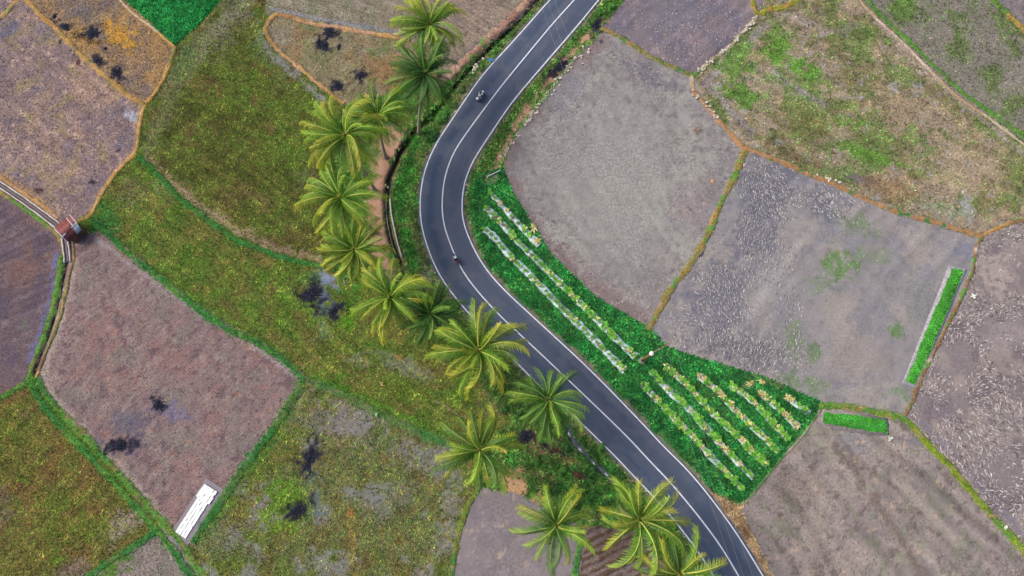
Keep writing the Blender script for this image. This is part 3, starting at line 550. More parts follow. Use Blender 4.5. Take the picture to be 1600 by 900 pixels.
bund('long orange bund across the right side', [(1160,232),(1205,246),(1260,270),(1310,291),(1340,305),(1400,330),(1450,344),(1500,359),(1534,370)], 10, .34, [(RED,1),((168,124,84),.6),(GRN,.22)], GPO, 5, .15)
bund('orange bund at the right edge', [(1532,370),(1555,358),(1580,348),(1600,345),(1700,322)], 9, .3, [(ORA,1),(BRN,.5)], GPO, 6, .16)
bund('olive bund curving down between the two grey fields', [(1165,235),(1150,270),(1130,310),(1110,360),(1080,410),(1050,450),(1030,485),(1013,516)], 12, .34, [((142,122,72),1),(ORA,.45),(GR2,.3)], GPO + GPY, 9, .17)
bund('narrow brown bund beside the long seedling bed', [(1532,370),(1525,390),(1520,420),(1505,460),(1480,510),(1460,550),(1440,590),(1425,630),(1412,652)], 8, .34, [(BRN,1),(PAL,.25),(GR2,.4)], GPO, 6, .17)
bund('yellow green bund sweeping to the lower right corner', [(1280,634),(1330,637),(1380,646),(1410,653),(1430,670),(1460,705),(1500,745),(1545,800),(1600,860),(1670,940)], 10, .34, [(YGR,1),(GR2,.5),((160,140,90),.2)], GPY, 20, .2)
bund('thin pale bund in the upper right corner', [(1320,-50),(1345,0),(1370,28),(1420,75),(1490,145),(1540,180),(1580,210),(1660,268)], 5, .3, [(PAL,1),((178,150,120),.5)])
bund('green strip beside the thin pale bund', [(1335,-50),(1356,0),(1381,28),(1432,75),(1500,140),(1548,175),(1588,203),(1665,258)], 7, .2, [(GR2,1),(DUL,.4)], GP + GPY, 20, .18)
bund('green bund crossing the far upper right corner', [(1510,-50),(1548,-5),(1600,45),(1680,115)], 9, .3, [(GR2,1),(ORA,.3)], GPY, 16, .2)
bund('thin pale bund at the lower edge of the vegetable plot', [(1283,634),(1274,653),(1250,686),(1215,724),(1165,786)], 4, .2, [((160,152,130),1),(DUL,.4)])
bund('dry grass bank along the upper road ditch', [(842,-20),(826,0),(790,36),(752,70),(712,108),(700,122)], 16, .6, [((160,122,108),1),((140,106,92),.5),((186,150,132),.4),(GR2,.15)], [(170,134,116),(190,158,140),(140,108,92),(120,116,70)], 9, .22, name='earth_bank')

# ---------------------------------------------------------------- concrete canal by the hut
M['concrete'] = flat_mat('canal_concrete', (214, 202, 200), 3.5, .75, 1.1, rough=.9)
M['mud'] = flat_mat('canal_mud', (98, 84, 88), 3, .75, 1.2, rough=.6)
def ribbon(px, off, half, z0, z1, name, mat, parent=None, step=.35, jit=0):
    q = smooth_line(Pn(px), step); n = normals2(q); L = len(q)
    jj = (fbm(np.arange(L) * step, np.arange(L) * 0. + off * 9, .9, 3, 8) - .5) * jit; j2 = (fbm(np.arange(L) * step, np.arange(L) * 0. + off * 9 + 40, .9, 3, 18) - .5) * jit
    O = np.stack([off - half + jj, off - half + jj, off + half + j2, off + half + j2], 1)
    X = q[:, None] + n[:, None] * O[..., None]; Z = np.tile([z0, z1, z1, z0], (L, 1)); V = np.concatenate([X, Z[..., None]], 2).reshape(-1, 3)
    r, k = np.meshgrid(np.arange(L - 1), np.arange(3), indexing='ij'); a = (r * 4 + k).ravel()
    F = [np.stack([a, a + 1, a + 5, a + 4], 1), np.array([[3, 2, 1, 0], [4 * L - 4, 4 * L - 3, 4 * L - 2, 4 * L - 1]])]
    return link(name, mesh_np(name, V, F, None, mat), parent)
cn = tag(empty('concrete_canal', P(40, 315)), 'pale concrete irrigation canal leading to the red roofed hut', 'canal')
def canal(px):
    for s in (-1, 1):
        o = ribbon(px, s * .42, .1, -.3, .28, 'canal_wall', M['concrete'], jit=.1)
        o.parent = cn; o.matrix_parent_inverse = Matrix.Translation(-cn.location)
    o = ribbon(px, 0, .33, -.3, .1, 'canal_bed', M['mud']); o.parent = cn; o.matrix_parent_inverse = Matrix.Translation(-cn.location)
canal([(-60,244),(0,288),(40,315),(70,337),(92,354)]); canal([(102,372),(104,385),(106,400),(106,410)])
bund('tan earth bank above the canal', [(-60,232),(0,277),(40,304),(68,324),(90,342)], 8, .3, [((180,138,92),1),(PEA,.5)], GPT, 5, .15)
bund('olive earth bank below the canal', [(-60,258),(0,301),(40,327),(68,348),(88,365),(97,382),(99,400)], 8, .28, [((150,132,78),1),(GR2,.4)], GPO, 8, .15)

# ---------------------------------------------------------------- grass, stubble and clods
class Tufts:
    def __init__(s): s.V = []; s.C = []
    def add(s, pts, cols, blades=4, hgt=.2, spread=.2, w=.05, jit=.14, vert=.5):
        """pts (N,3); size can be per tuft."""
        N = len(pts)
        if not N: return
        hgt = np.broadcast_to(hgt, N)[:, None]; spread = np.broadcast_to(spread, N)[:, None]; w = np.broadcast_to(w, N)[:, None]
        a = rng.uniform(0, 2 * np.pi, (N, blades)); r = spread * rng.uniform(.45, 1.1, (N, blades)); hh = hgt * rng.uniform(.5, 1.1, (N, blades))
        dx, dy = np.cos(a), np.sin(a)
        bx = pts[:, None, 0] + dx * r * .15; by = pts[:, None, 1] + dy * r * .15; bz = np.broadcast_to(pts[:, None, 2], bx.shape) - .01
        ww = w * rng.uniform(.6, 1.3, (N, blades))
        p0 = np.stack([bx - dy * ww, by + dx * ww, bz], -1); p1 = np.stack([bx + dy * ww, by - dx * ww, bz], -1)
        p2 = np.stack([bx + dx * r, by + dy * r, bz + hh], -1)
        s.V.append(np.stack([p0, p1, p2], 2).reshape(-1, 3))
        c = cols[:, None, :] * (1 + rng.normal(0, jit, (N, blades, 1))) ; s.C.append(np.repeat(c.reshape(-1, 3), 3, 0))
    def build(s, name, label, mat=None, parent=None):
        V = np.concatenate(s.V); C = np.concatenate(s.C); F = np.arange(len(V)).reshape(-1, 3)
        return tag(link(name, mesh_np(name, V, F, alb(C, LEAFK), mat or M['leaf']), parent), label, kind='stuff')
LEAFK = 1.5
def reg_ids(key): return [i for i, r in enumerate(REG) if key in r[1]]
def scatter(ids, step, angle=0, jit=.3, bounds=None):
    x0, x1, y0, y1 = bounds or (-98, 98, -27, 83)
    m = np.isin(RID, ids); ys, xs = np.where(m)
    x0, x1 = gx[xs.min()], gx[xs.max()]; y0, y1 = gy[ys.min()], gy[ys.max()]
    cx, cy = (x0 + x1) / 2, (y0 + y1) / 2; rad = math.hypot(x1 - x0, y1 - y0) / 2
    g = np.arange(-rad, rad, step); a, b = np.meshgrid(g, g); a = a.ravel() + rng.normal(0, jit * step, a.size); b = b.ravel() + rng.normal(0, jit * step, b.size)
    x = cx + a * math.cos(angle) - b * math.sin(angle); y = cy + a * math.sin(angle) + b * math.cos(angle)
    k = (x > x0) & (x < x1) & (y > y0) & (y < y1); x, y = x[k], y[k]
    i, j = lookup(x, y); k = np.isin(RID[i, j], ids) & (RD[i, j] > RW[i, j] + .5 + rng.normal(0, .16, len(x))); x, y, i, j = x[k], y[k], i[k], j[k]
    return x, y, GH[i, j], GC[i, j]
def pick(pal, n): return np.asarray(pal, float)[rng.integers(0, len(pal), n)]
def veg(ids, step, pal, name, label, ang=0, mixg=.45, dens=None, size=.2, h=.2, w=.045, blades=4, jit=.18, avoid=None, greenfrom=True, mask=None, weeds=0):
    """tufts whose colour leans on the ground beneath; sparse where the ground is bare mud."""
    x, y, z, g = scatter(ids, step * 1.35, ang, jit); n = len(x); green_ = g[:, 1] - .5 * (g[:, 0] + g[:, 2]); size = size * 1.35; w = w * 1.45; h = h * 1.2; mixg = mixg * .7
    bare = sstep(6, 30, (g[:, 0] + g[:, 1]) / 2 - g[:, 2])      # mud is grey, plant cover is not
    p = .32 + .68 * bare if greenfrom else np.ones(n)
    if dens is not None: p = p * dens(x, y)
    u, v = UV(x, y)
    if mask is not None: p = p * mask(u, v)
    if 'verge' in label: p = p * (1 - .85 * sstep(10, 34, g[:, 0] - g[:, 1]))
    p = p * ash_mask(u, v)
    if weeds: p = sstep(1, 13, green_) * weeds
    k = rng.random(n) < p; x, y, z, g = x[k], y[k], z[k], g[k]
    c = pick(pal, len(x)); c = c * (1 - mixg) + g * mixg
    c *= ((.72 + .56 * fbm(x, y, 1.3, 3, 61)) * rng.uniform(.72, 1.28, len(x)))[:, None]
    s = size * rng.uniform(.6, 1.3, len(x))
    if not greenfrom and max(pal[0]) == pal[0][0]: c *= .9
    T = Tufts(); T.add(np.column_stack([x, y, z]), c, blades, h * s / size, s, w); return T.build(name, label)
OLV = [(116,142,48),(98,128,42),(138,146,58),(122,100,58),(82,88,44),(148,142,70),(86,128,46),(132,140,54),(104,130,46)]
veg(reg_ids('large olive stubble'), .23, OLV, 'stubble', 'olive rice stubble covering the large upper field', .5)
veg(reg_ids('long olive strip'), .23, OLV + [(138,140,56)], 'stubble', 'yellow-green stubble covering the long strip field', -.6)
veg(reg_ids('lower left corner'), .23, OLV + [(136,106,62)], 'stubble', 'olive stubble covering the lower left corner field', .9)
veg(reg_ids('wide olive and grey'), .23, OLV + [(134,108,66)], 'stubble', 'olive stubble covering the wide bottom field', -.95)
veg(reg_ids('bright green young rice'), .16, [(48,154,76),(66,176,92),(38,132,66),(84,184,102)], 'young_rice', 'bright green young rice plants in the top plot', .3, .3, size=.2, h=.28)
STU = [(118,98,96),(150,126,118),(104,88,92),(168,146,132)]
veg(reg_ids('big purple-brown'), .27, STU, 'stubble', 'cut brown stubble rows in the purple field', -.72, .55, size=.12, h=.1, w=.04, blades=3, jit=.12, greenfrom=False)
veg(reg_ids('dark purple field'), .3, [(92,78,88),(124,104,108),(104,86,92)], 'stubble', 'short dark stubble in the left edge field', .4, .6, size=.11, h=.08, blades=3, greenfrom=False)
veg(reg_ids('cracked purple-tan'), .26, [(150,126,118),(176,146,124),(118,104,108),(160,140,98),(192,164,148)], 'stubble', 'dry stubble scattered over the upper left field', .2, .5, size=.16, h=.1, w=.05, blades=3, jit=.5, greenfrom=False)
veg(reg_ids('tan and orange field'), .22, [(176,140,92),(150,120,96),(196,160,112),(120,104,98),(160,126,72)], 'stubble', 'dry orange-tan stubble in the burnt spot field', .2, .5, size=.16, h=.12, blades=4, greenfrom=False)
veg(reg_ids('small tan field'), .22, [(136,126,92),(120,120,80),(156,138,108),(146,116,84)], 'stubble', 'tan stubble in the small bund framed field', .4, .5, size=.15, h=.1, greenfrom=False)
veg(reg_ids('grey stubble field along'), .24, [(134,130,104),(152,142,122),(116,112,90),(160,140,128)], 'stubble', 'grey stubble in the top edge field', .45, .55, size=.14, h=.1, jit=.15, greenfrom=False)
veg(reg_ids('small grey-tan'), .24, [(140,126,118),(120,112,96),(160,146,136)], 'stubble', 'sparse stubble in the small bottom field', .7, .6, size=.13, h=.1, greenfrom=False)
veg(reg_ids('weed patches at the right'), .26, [(150,132,104),(176,152,122),(118,116,72),(104,128,58),(164,146,126),(190,168,142)], 'weeds', 'tan straw and green weeds over the right hand field', .6, 1.1, size=.22, h=.09, w=.05, jit=.5, greenfrom=False)
veg(reg_ids('grey-green field in the upper right'), .28, [(120,120,84),(104,118,70),(146,134,118)], 'weeds', 'sparse weeds in the upper right corner field', .6, .5, size=.2, h=.12, jit=.5, greenfrom=False)
veg(reg_ids('far upper right corner'), .4, [(120,112,100),(146,134,126)], 'weeds', 'sparse weeds in the far upper right field', .6, .5, size=.18, h=.1, jit=.5, greenfrom=False)
KG = [(64,128,66),(44,118,58),(34,132,62),(52,150,66),(26,112,56),(78,160,76),(40,140,62),(96,158,70)]
veg(reg_ids('deep green vegetable plot'), .17, KG, 'grass', 'deep green grass filling the vegetable plot', .7, .35, size=.24, h=.2, w=.05, jit=.45, greenfrom=False)
VG = [(66,136,54),(92,150,60),(52,116,48),(116,156,70),(140,148,84),(60,128,52)]
def notditch(u, v):
    k = np.ones(u.shape)
    for pts, wd, dep in DITCH[:3]: k = np.where(dline(u, v, pts) < wd * .42, .03, k)
    k = np.where(inpoly(u, v, [(578,205),(625,215),(606,262),(598,300),(600,345),(612,395),(622,450),(590,450),(575,390),(572,300)]), .06, k)
    return k
veg(reg_ids('grassy verge with earth bank'), .2, VG, 'grass', 'rough green grass on the verge left of the road', .7, .5, size=.3, h=.26, w=.055, jit=.5, mask=notditch)
veg(reg_ids('grass and earth verge along'), .19, VG, 'grass', 'green grass on the verge right of the road', .7, .5, size=.28, h=.24, w=.055, jit=.5)
veg(reg_ids('road embankment under'), .2, VG + [(150,132,108)], 'grass', 'grass fringe along the asphalt edges', .7, .4, size=.24, h=.2, w=.05, jit=.5, greenfrom=False,
    mask=lambda u, v: np.ones(u.shape), dens=lambda x, y: (RD[lookup(x, y)] > 3).astype(float))
veg(reg_ids('dry straw verge'), .13, [(206,172,128),(190,150,110),(222,194,156),(160,122,96),(176,142,90)], 'straw', 'dry tan straw heaped along the lower road edge', .7, .3, size=.34, h=.16, w=.035, jit=.5, greenfrom=False)
T = Tufts()
for pts, pal, gs in TUFTQ:
    c = pick(pal, len(pts)) * (.85 + .4 * fbm(pts[:, 0], pts[:, 1], 1.4, 2, 6))[:, None]; s = gs * rng.uniform(.6, 1.3, len(pts)); T.add(pts, c, 4, s * .9, s, .045)
T.build('grass', 'grass growing on the field bunds')

WD = [(104,142,76),(92,130,70),(118,150,84),(84,120,66)]
veg(reg_ids('long green seedling bed along'), .2, WD, 'weeds', 'thin green weeds in the grey seedling bed field', .3, .75, size=.13, h=.05, jit=.6, weeds=.5)
veg(reg_ids('weed patches at the right'), .2, WD, 'weeds', 'bright green weeds in the weedy field', .3, .3, size=.2, h=.14, jit=.6, weeds=.5)
veg(reg_ids('grey-green field in the upper right'), .22, WD, 'weeds', 'green weeds in the upper right corner field', .3, .3, size=.2, h=.14, jit=.6, weeds=.6)
def clods(ids, step, pal, label, dens, ang0, lrange=(.35, .75), wid=.07, hgt=.08, angn=1.3, seed=3, scale=9):
    x, y, z, g = scatter(ids, step, .3, .5); p = dens(x, y, *UV(x, y)); k = rng.random(len(x)) < p; x, y, z = x[k], y[k], z[k]; n = len(x)
    th = ang0 + (fbm(x, y, scale, 2, seed) - .5) * angn * 2 + rng.normal(0, .42, n); Ln = lrange[0] * .5 + (lrange[1] - lrange[0] * .5) * rng.random(n) ** 1.3; bend = rng.normal(.28, .25, n) * Ln
    c = pick(pal, n) * rng.uniform(.88, 1.1, (n, 1))
    tx, ty = np.cos(th), np.sin(th); nx, ny = -ty, tx; V = []
    W = wid * rng.uniform(.7, 1.4, n); Hh = hgt * rng.uniform(.6, 1.4, n)
    for t, ws, bs in ((-1, .15, 0), (-.4, 1, .8), (.3, 1, .85), (1, .15, 0)):
        mx = x + tx * Ln * .5 * t + nx * bend * bs; my = y + ty * Ln * .5 * t + ny * bend * bs
        for o, zz in ((-1, -.02), (-.15, 1), (1, -.02)):
            V.append(np.stack([mx + nx * W * ws * o, my + ny * W * ws * o, z + np.where(zz > 0, Hh * (.4 + .6 * ws), -.03)], 1))
    V = np.stack(V, 1).reshape(-1, 3); base = (np.arange(n) * 12)[:, None]
    fl = []
    for s in range(3):
        for o in range(2): i = s * 3 + o; fl.append([i, i + 1, i + 4, i + 3])
    F = (base[:, None, :] + np.array(fl)[None]).reshape(-1, 4)
    return tag(link('clods', mesh_np('clods', V, F, alb(np.repeat(c, 12, 0)), M['clod'])), label, kind='stuff')
PALE = [(184,176,178),(170,162,166),(156,148,154),(146,138,144),(164,156,160),(196,187,186)]
def blobs(*bs):
    def f(x, y, u, v):
        p = np.zeros(u.shape)
        for bx, by, rx, ry, a, s in bs:
            ca, sa = math.cos(a), math.sin(a); q = np.hypot(((u - bx) * ca + (v - by) * sa) / rx, (-(u - bx) * sa + (v - by) * ca) / ry) + (fbm(x, y, 3, 3, 21) - .5) * .9
            p = np.maximum(p, s * (1 - sstep(.6, 1.15, q)))
        return p
    return f
clods(reg_ids('pale clods'), .32, [(204,194,190),(188,178,176),(170,160,160),(154,144,146),(112,102,106)], 'pale ploughed clods over the right edge field', lambda x, y, u, v: .95 * sstep(.2, .42, fbm(x, y, 4, 3, 9)) * np.where(np.hypot((u - 1555) / 34, (v - 430) / 40) < 1, .12, 1), -.4, (.4, .85), .078, .1)
clods(reg_ids('long green seedling bed along'), .3, PALE, 'pale ploughed clods over the grey seedling bed field',
      blobs((1195,300,50,60,.2,1),(1275,318,52,24,.4,1),(1185,375,44,46,.2,.95),(1130,460,60,60,.3,1),(1170,543,76,30,.2,1),(1095,515,54,40,.3,.9),(1240,480,26,40,0,.35),(1310,300,40,14,.4,.6),(1215,400,40,50,0,.4)), 1.75, (.35, .75), .07, .09, 1.0)
clods(reg_ids('crossed by the overhead'), .36, [(184,168,164),(170,154,152),(118,106,108),(194,178,172)], 'small clods round the rim of the wire crossed field',
      blobs((860,370,20,60,-.65,.6),(920,430,24,60,-.7,.7),(980,480,30,36,-.6,.7),(1070,320,36,26,0,.7),(1100,290,30,40,.4,.5),(1040,420,40,40,0,.45),(1000,110,60,20,.45,.5),(870,170,50,40,-.7,.3),(1140,230,24,40,0,.4)), -.7, (.3, .65), .07, .07, 1.4, 8)
clods(reg_ids('rough grey-purple'), .36, [(176,156,162),(160,146,152),(190,172,172)], 'small pinkish clods over the top right field', lambda x, y, u, v: .6 * sstep(.25, .6, fbm(x, y, 3, 3, 9)), .4, (.25, .5), .075, .08, 2.5, 5)
clods(reg_ids('brownish grey fallow'), .36, [(164,152,148),(120,108,104),(148,138,138),(110,98,96)], 'worn clods over the lower right field', lambda x, y, u, v: .75 * sstep(.25, .55, fbm(x, y, 4, 3, 19)), 1.9, (.25, .6), .05, .05, 1.2, 6)
clods(reg_ids('weed patches at the right'), .6, [(190,184,186),(176,168,160),(168,170,186)], 'pale flecks of dry clods in the weedy field', lambda x, y, u, v: .4 * sstep(.45, .7, fbm(x, y, 3, 3, 29)), .5, (.2, .5), .06, .06, 2.5, 6)
clods(reg_ids('small brown ridged'), .3, [(150,132,124),(108,86,74),(128,108,98),(92,72,62),(166,146,134)], 'crumbled clods on the ridged plot', lambda x, y, u, v: .8 + 0 * x, .45, (.25, .6), .08, .1, 1.0, 5)
# ---------------------------------------------------------------- coconut palms
def frond_mesh(name, elev, droop, L, seed, c0, c1, crib, brown=0, hang=1.0, nleaf=44):
    r = random.Random(seed); n = 14; pts = []; p = Vector((0, 0, 0)); side = r.uniform(-.34, .34)
    ang = elev; yaw = 0; ds = L / (n - 1); tang = []
    for i in range(n):
        s = i / (n - 1); a = elev - droop * s ** 1.35; yaw = side * s * s * 2
        t = Vector((math.cos(a) * math.cos(yaw), math.cos(a) * math.sin(yaw), math.sin(a))); pts.append(p.copy()); tang.append(t); p = p + t * ds
    V = []; F3 = []; F4 = []; C = []
    def addc(k, col): C.extend([col] * k)
    c0 = np.array(c0, float); c1 = np.array(c1, float); crib = np.array(crib, float)
    # midrib
    for i in range(n):
        s = i / (n - 1); rw = .085 * (1 - s) + .02; t = tang[i]; sd = Vector((-t.y, t.x, 0)).normalized(); up = sd.cross(t) * -1
        if up.z < 0: up = -up
        for o in (sd * -rw, up * rw * .9, sd * rw): V.append(pts[i] + o)
        addc(3, crib * (1 - .12 * s))
    for i in range(n - 1):
        b = i * 3
        for k in range(2): F4.append([b + k, b + k + 1, b + k + 4, b + k + 3])
        F4.append([b + 2, b, b + 3, b + 5])
    twist = r.uniform(-.25, .25)
    for sg in (-1, 1):
        for j in range(nleaf):
            s = .13 + .87 * (j + r.uniform(0, .8)) / nleaf; f = s * (n - 1); i = min(int(f), n - 2); q = pts[i].lerp(pts[i + 1], f - i); t = tang[i].lerp(tang[i + 1], f - i).normalized()
            sd = Vector((-t.y, t.x, 0)).normalized() * sg; up = t.cross(sd) * (1 if t.cross(sd).z > 0 else -1)
            ll = (.86 * math.sin(math.pi * min(1, .13 + .66 * s)) ** .75 + .16) * L / 5.2 * r.uniform(.78, 1.18)
            aa = R(66 - 40 * s) + r.uniform(-.1, .1); lift = .32 - .15 * s + twist * sg
            d = (t * math.cos(aa) + sd * math.sin(aa) + up * lift * .8).normalized(); dn = Vector((0, 0, -1))
            m = q + d * ll * .5 + dn * ll * (.08 + .14 * hang); e = q + d * ll * .84 + dn * ll * (.3 + .55 * hang) * r.uniform(.7, 1.25)
            wv = t * .038; b = len(V); V += [q - wv, q + wv, m + wv * 1.15, m - wv * 1.15, e]
            F4.append([b, b + 1, b + 2, b + 3]); F3.append([b + 3, b + 2, b + 4])
            k = min(1, max(0, s * 1.15 - .15 + r.uniform(-.15, .15))); col = c0 + (c1 - c0) * k; col = col * r.uniform(.86, 1.14)
            if r.random() < brown: col = np.array([150, 122, 74]) * r.uniform(.8, 1.1)
            tipc = col * .8 + np.array([176, 162, 66]) * .2
            C.extend([col, col, col, col, tipc])
    return mesh_np(name, np.array([tuple(v) for v in V]), [np.array(F4), np.array(F3)], alb(np.array(C), 1.85), M['frond'])
TONES = {  # base, tip, midrib
 'yellow': ((66, 104, 28), (178, 172, 56), (200, 198, 100)),
 'lime':   ((58, 106, 32), (146, 168, 54), (190, 198, 98)),
 'green':  ((42, 86, 34), (100, 134, 48), (152, 170, 92)),
 'dark':   ((28, 70, 34), (70, 110, 42), (110, 142, 74)),
}
SHAPES = [(1.3, .9, 4.4, .4), (1.1, 1.5, 5.0, .7), (.95, 1.7, 5.4, .9), (.7, 1.6, 5.5, .9), (.45, 1.4, 5.3, 1.0), (.15, 1.15, 5.1, 1.0), (-.25, .9, 4.7, .8), (.85, 1.9, 5.2, .9), (.58, 1.6, 5.4, .9)]
FM = {}
for tn, (a, b_, c) in TONES.items():
    FM[tn] = [frond_mesh('frond', e, d, L, 100 + k * 7, a, b_, c, .05 if k in (5, 6) else .0, hg) for k, (e, d, L, hg) in enumerate(SHAPES)]
FM['dead'] = [frond_mesh('frond', -.5, .9, 4.2, 501, (150, 118, 76), (170, 136, 92), (168, 138, 98), 0, 1.3, 30), frond_mesh('frond', -.8, .6, 3.8, 502, (132, 104, 70), (160, 128, 84), (160, 130, 92), 0, 1.2, 26)]
bm = bmesh.new(); bmesh.ops.create_icosphere(bm, subdivisions=2, radius=.13); bmesh.ops.scale(bm, vec=(1, 1, 1.25), verts=bm.verts)
M['nut'] = flat_mat('coconut_husk', (150, 142, 62), 5, .8, 1.2, rough=.6)
nut = bpy.data.meshes.new('coconut'); bm.to_mesh(nut); bm.free(); nut.materials.append(M['nut'])
M['fibre'] = flat_mat('crown_fibre', (104, 92, 58), 8, .6, 1.3, rough=1)
NAD = np.array([800 + 0.0, 450 + FPX * math.tan(TILT)])
def palm(cx, cy, rpx, h, tones, nf, label, base=None, spread=0.0, seed=0, nuts=6, dead=2):
    r = random.Random(seed * 31 + 5)
    top = P(cx, cy, h)
    bs = P(*base) if base else Vector((top.x + r.uniform(-.7, .7), top.y + r.uniform(-.7, .7), 0))
    bs.z = 0.05
    o = empty('coconut_palm', bs); tag(o, label, 'palm tree', 'coconut palms beside the road')
    tl = top - bs; bm = bmesh.new(); pts = []; rad = []; nseg = 16
    for i in range(nseg + 1):
        s = i / nseg; k = s ** .8; pts.append(Vector((tl.x * (.35 * s + .65 * s ** 1.8), tl.y * (.35 * s + .65 * s ** 1.8), tl.z * s))); rad.append((.21 - .06 * s + .16 * (1 - s) ** 8) * (1 + .06 * (i % 2)))
    add_tube(bm, pts, rad, 9); bm_obj('trunk', bm, M['bark'], o, True)
    bm = bmesh.new(); add_lathe(bm, [(.1, -.7), (.24, -.35), (.3, -.05), (.24, .25), (.12, .55), (.03, .9)], 9, Matrix.Translation(tl)); bm_obj('crown_heart', bm, M['fibre'], o, True)
    mpp = (CAMH - h) / FPX * 1.0; sc_ = rpx * mpp / 4.55
    ga = 2.39996; nf = int(nf * r.uniform(1.1, 1.35) * (1.2 if seed <= 9 else 1.0)); tiltm = Euler((r.uniform(-.2, .2), r.uniform(-.2, .2), 0)).to_matrix()
    for i in range(nf):
        f = i / (nf - 1); az = i * ga + r.uniform(-.38, .38) + seed
        order = [0, 1, 1, 7, 2, 2, 8, 3, 3, 4, 4, 5, 6]; k = order[min(len(order) - 1, int(f ** (1.0 - spread * .4) * len(order)))]
        tn = r.choice(tones)
        fo = link('frond', FM[tn][k], o); fo.location = tl + Vector((0, 0, .25 - .45 * f)) + Vector((math.cos(az), math.sin(az), 0)) * .1
        fo.rotation_euler = (tiltm @ Euler((r.uniform(-.45, .45), r.uniform(-.16, .16), az), 'XYZ').to_matrix()).to_euler(); s = sc_ * r.uniform(.76, 1.12); fo.scale = (s, s, s)
    for i in range(dead):
        az = r.uniform(0, 6.28); fo = link('frond', FM['dead'][i % 2], o); fo.location = tl + Vector((0, 0, -.3)); fo.rotation_euler = (0, 0, az); fo.scale = (sc_ * .9,) * 3; fo['label'] = 'dried brown hanging frond'
    for i in range(nuts):
        a = r.uniform(0, 6.28); q = link('coconut', nut, o); q.location = tl + Vector((math.cos(a) * .36, math.sin(a) * .36, -.35 - r.random() * .25))
    return o
Y, LM, G, D = 'yellow', 'lime', 'green', 'dark'
palm(671, 40, 62, 12.5, [Y, LM, LM], 24, 'topmost coconut palm, its crown cut by the top edge', (684, 118), seed=1)
palm(665, 117, 62, 11.5, [D, D, G], 24, 'dark green coconut palm just below the topmost palm', (655, 208), seed=2, dead=2)
palm(591, 182, 54, 12, [LM, Y, G], 22, 'coconut palm between the dark palm and the tan field corner', (603, 246), seed=3)
palm(541, 213, 66, 15, [LM, Y], 24, 'coconut palm leaning over the right corner of the large olive field', (586, 298), seed=4)
palm(533, 310, 68, 13, [LM, LM, Y], 23, 'coconut palm furthest to the left of the palm row', (585, 363), seed=5)
palm(554, 391, 58, 11, [Y, LM], 22, 'yellowish coconut palm above the blue-black wet patch', (586, 420), seed=6)
palm(611, 465, 66, 13, [Y, LM], 22, 'yellow-green coconut palm right of the blue-black wet patch', seed=7)
palm(672, 490, 56, 11.5, [D, G], 20, 'dark green coconut palm beside the curve, left of the road edge', seed=8, dead=2)
palm(748, 549, 70, 14, [Y, Y, LM], 24, 'big golden coconut palm reaching over the left edge line', seed=9)
palm(788, 600, 40, 8, [D, G], 15, 'small dark palm half hidden below the golden palm', (790, 608), seed=10, nuts=0)
palm(856, 626, 58, 12.5, [G, G, LM], 20, 'green coconut palm whose fronds reach the centre line', seed=11, dead=1)
palm(750, 704, 64, 12, [LM, Y, G], 20, 'coconut palm above the smooth grey bottom field', seed=12)
palm(869, 822, 60, 12, [Y, LM, G], 19, 'coconut palm at the corner of the smooth grey bottom field', seed=13)
palm(999, 812, 72, 13, [Y, LM, Y], 18, 'large open coconut palm over the ridged plot', seed=14)
palm(1062, 896, 60, 12, [LM, G, Y], 18, 'coconut palm cut by the bottom edge beside the road', seed=15)

# shrubs in the verge
def shrub_mesh(seed, pal, r_=.8, n=260, ls=.16):
    r = np.random.default_rng(seed); c = r.normal(0, .42, (7, 3)) * r_; c[:, 2] = np.abs(c[:, 2]) * .8 + .3 * r_
    k = r.integers(0, 7, n); d = r.normal(0, 1, (n, 3)); d /= np.linalg.norm(d, axis=1)[:, None]; d[:, 2] = np.abs(d[:, 2]) * .9 + .05
    p = c[k] + d * r_ * .45 * r.uniform(.6, 1.1, (n, 1)); a = r.normal(0, 1, (n, 3)); a /= np.linalg.norm(a, axis=1)[:, None]; a[:, 2] *= .4; b = np.cross(d, a); b /= np.linalg.norm(b, axis=1)[:, None] + 1e-6
    s = ls * r.uniform(.6, 1.3, (n, 1)); V = np.stack([p - a * s, p + b * s * .45, p + a * s, p - b * s * .45], 1).reshape(-1, 3)
    return mesh_np('foliage', V, np.arange(4 * n).reshape(-1, 4), np.repeat(alb(pick(pal, n) * r.uniform(.8, 1.15, (n, 1)), 1.3), 4, 0), M['crop'])
SM = [shrub_mesh(k, p) for k, p in enumerate([[(52,104,40),(70,120,48),(40,84,36)], [(96,128,62),(120,136,84),(76,112,52)], [(60,120,44),(88,140,52)]])]
bm = bmesh.new()
for a in range(4): add_tube(bm, [(0, 0, -.1), (.12 * math.cos(a * 1.6), .12 * math.sin(a * 1.6), .25), (.3 * math.cos(a * 1.6), .3 * math.sin(a * 1.6), .55)], [.03, .022, .01], 5)
stemm = bpy.data.meshes.new('stem'); bm.to_mesh(stemm); bm.free(); stemm.materials.append(M['bark'])
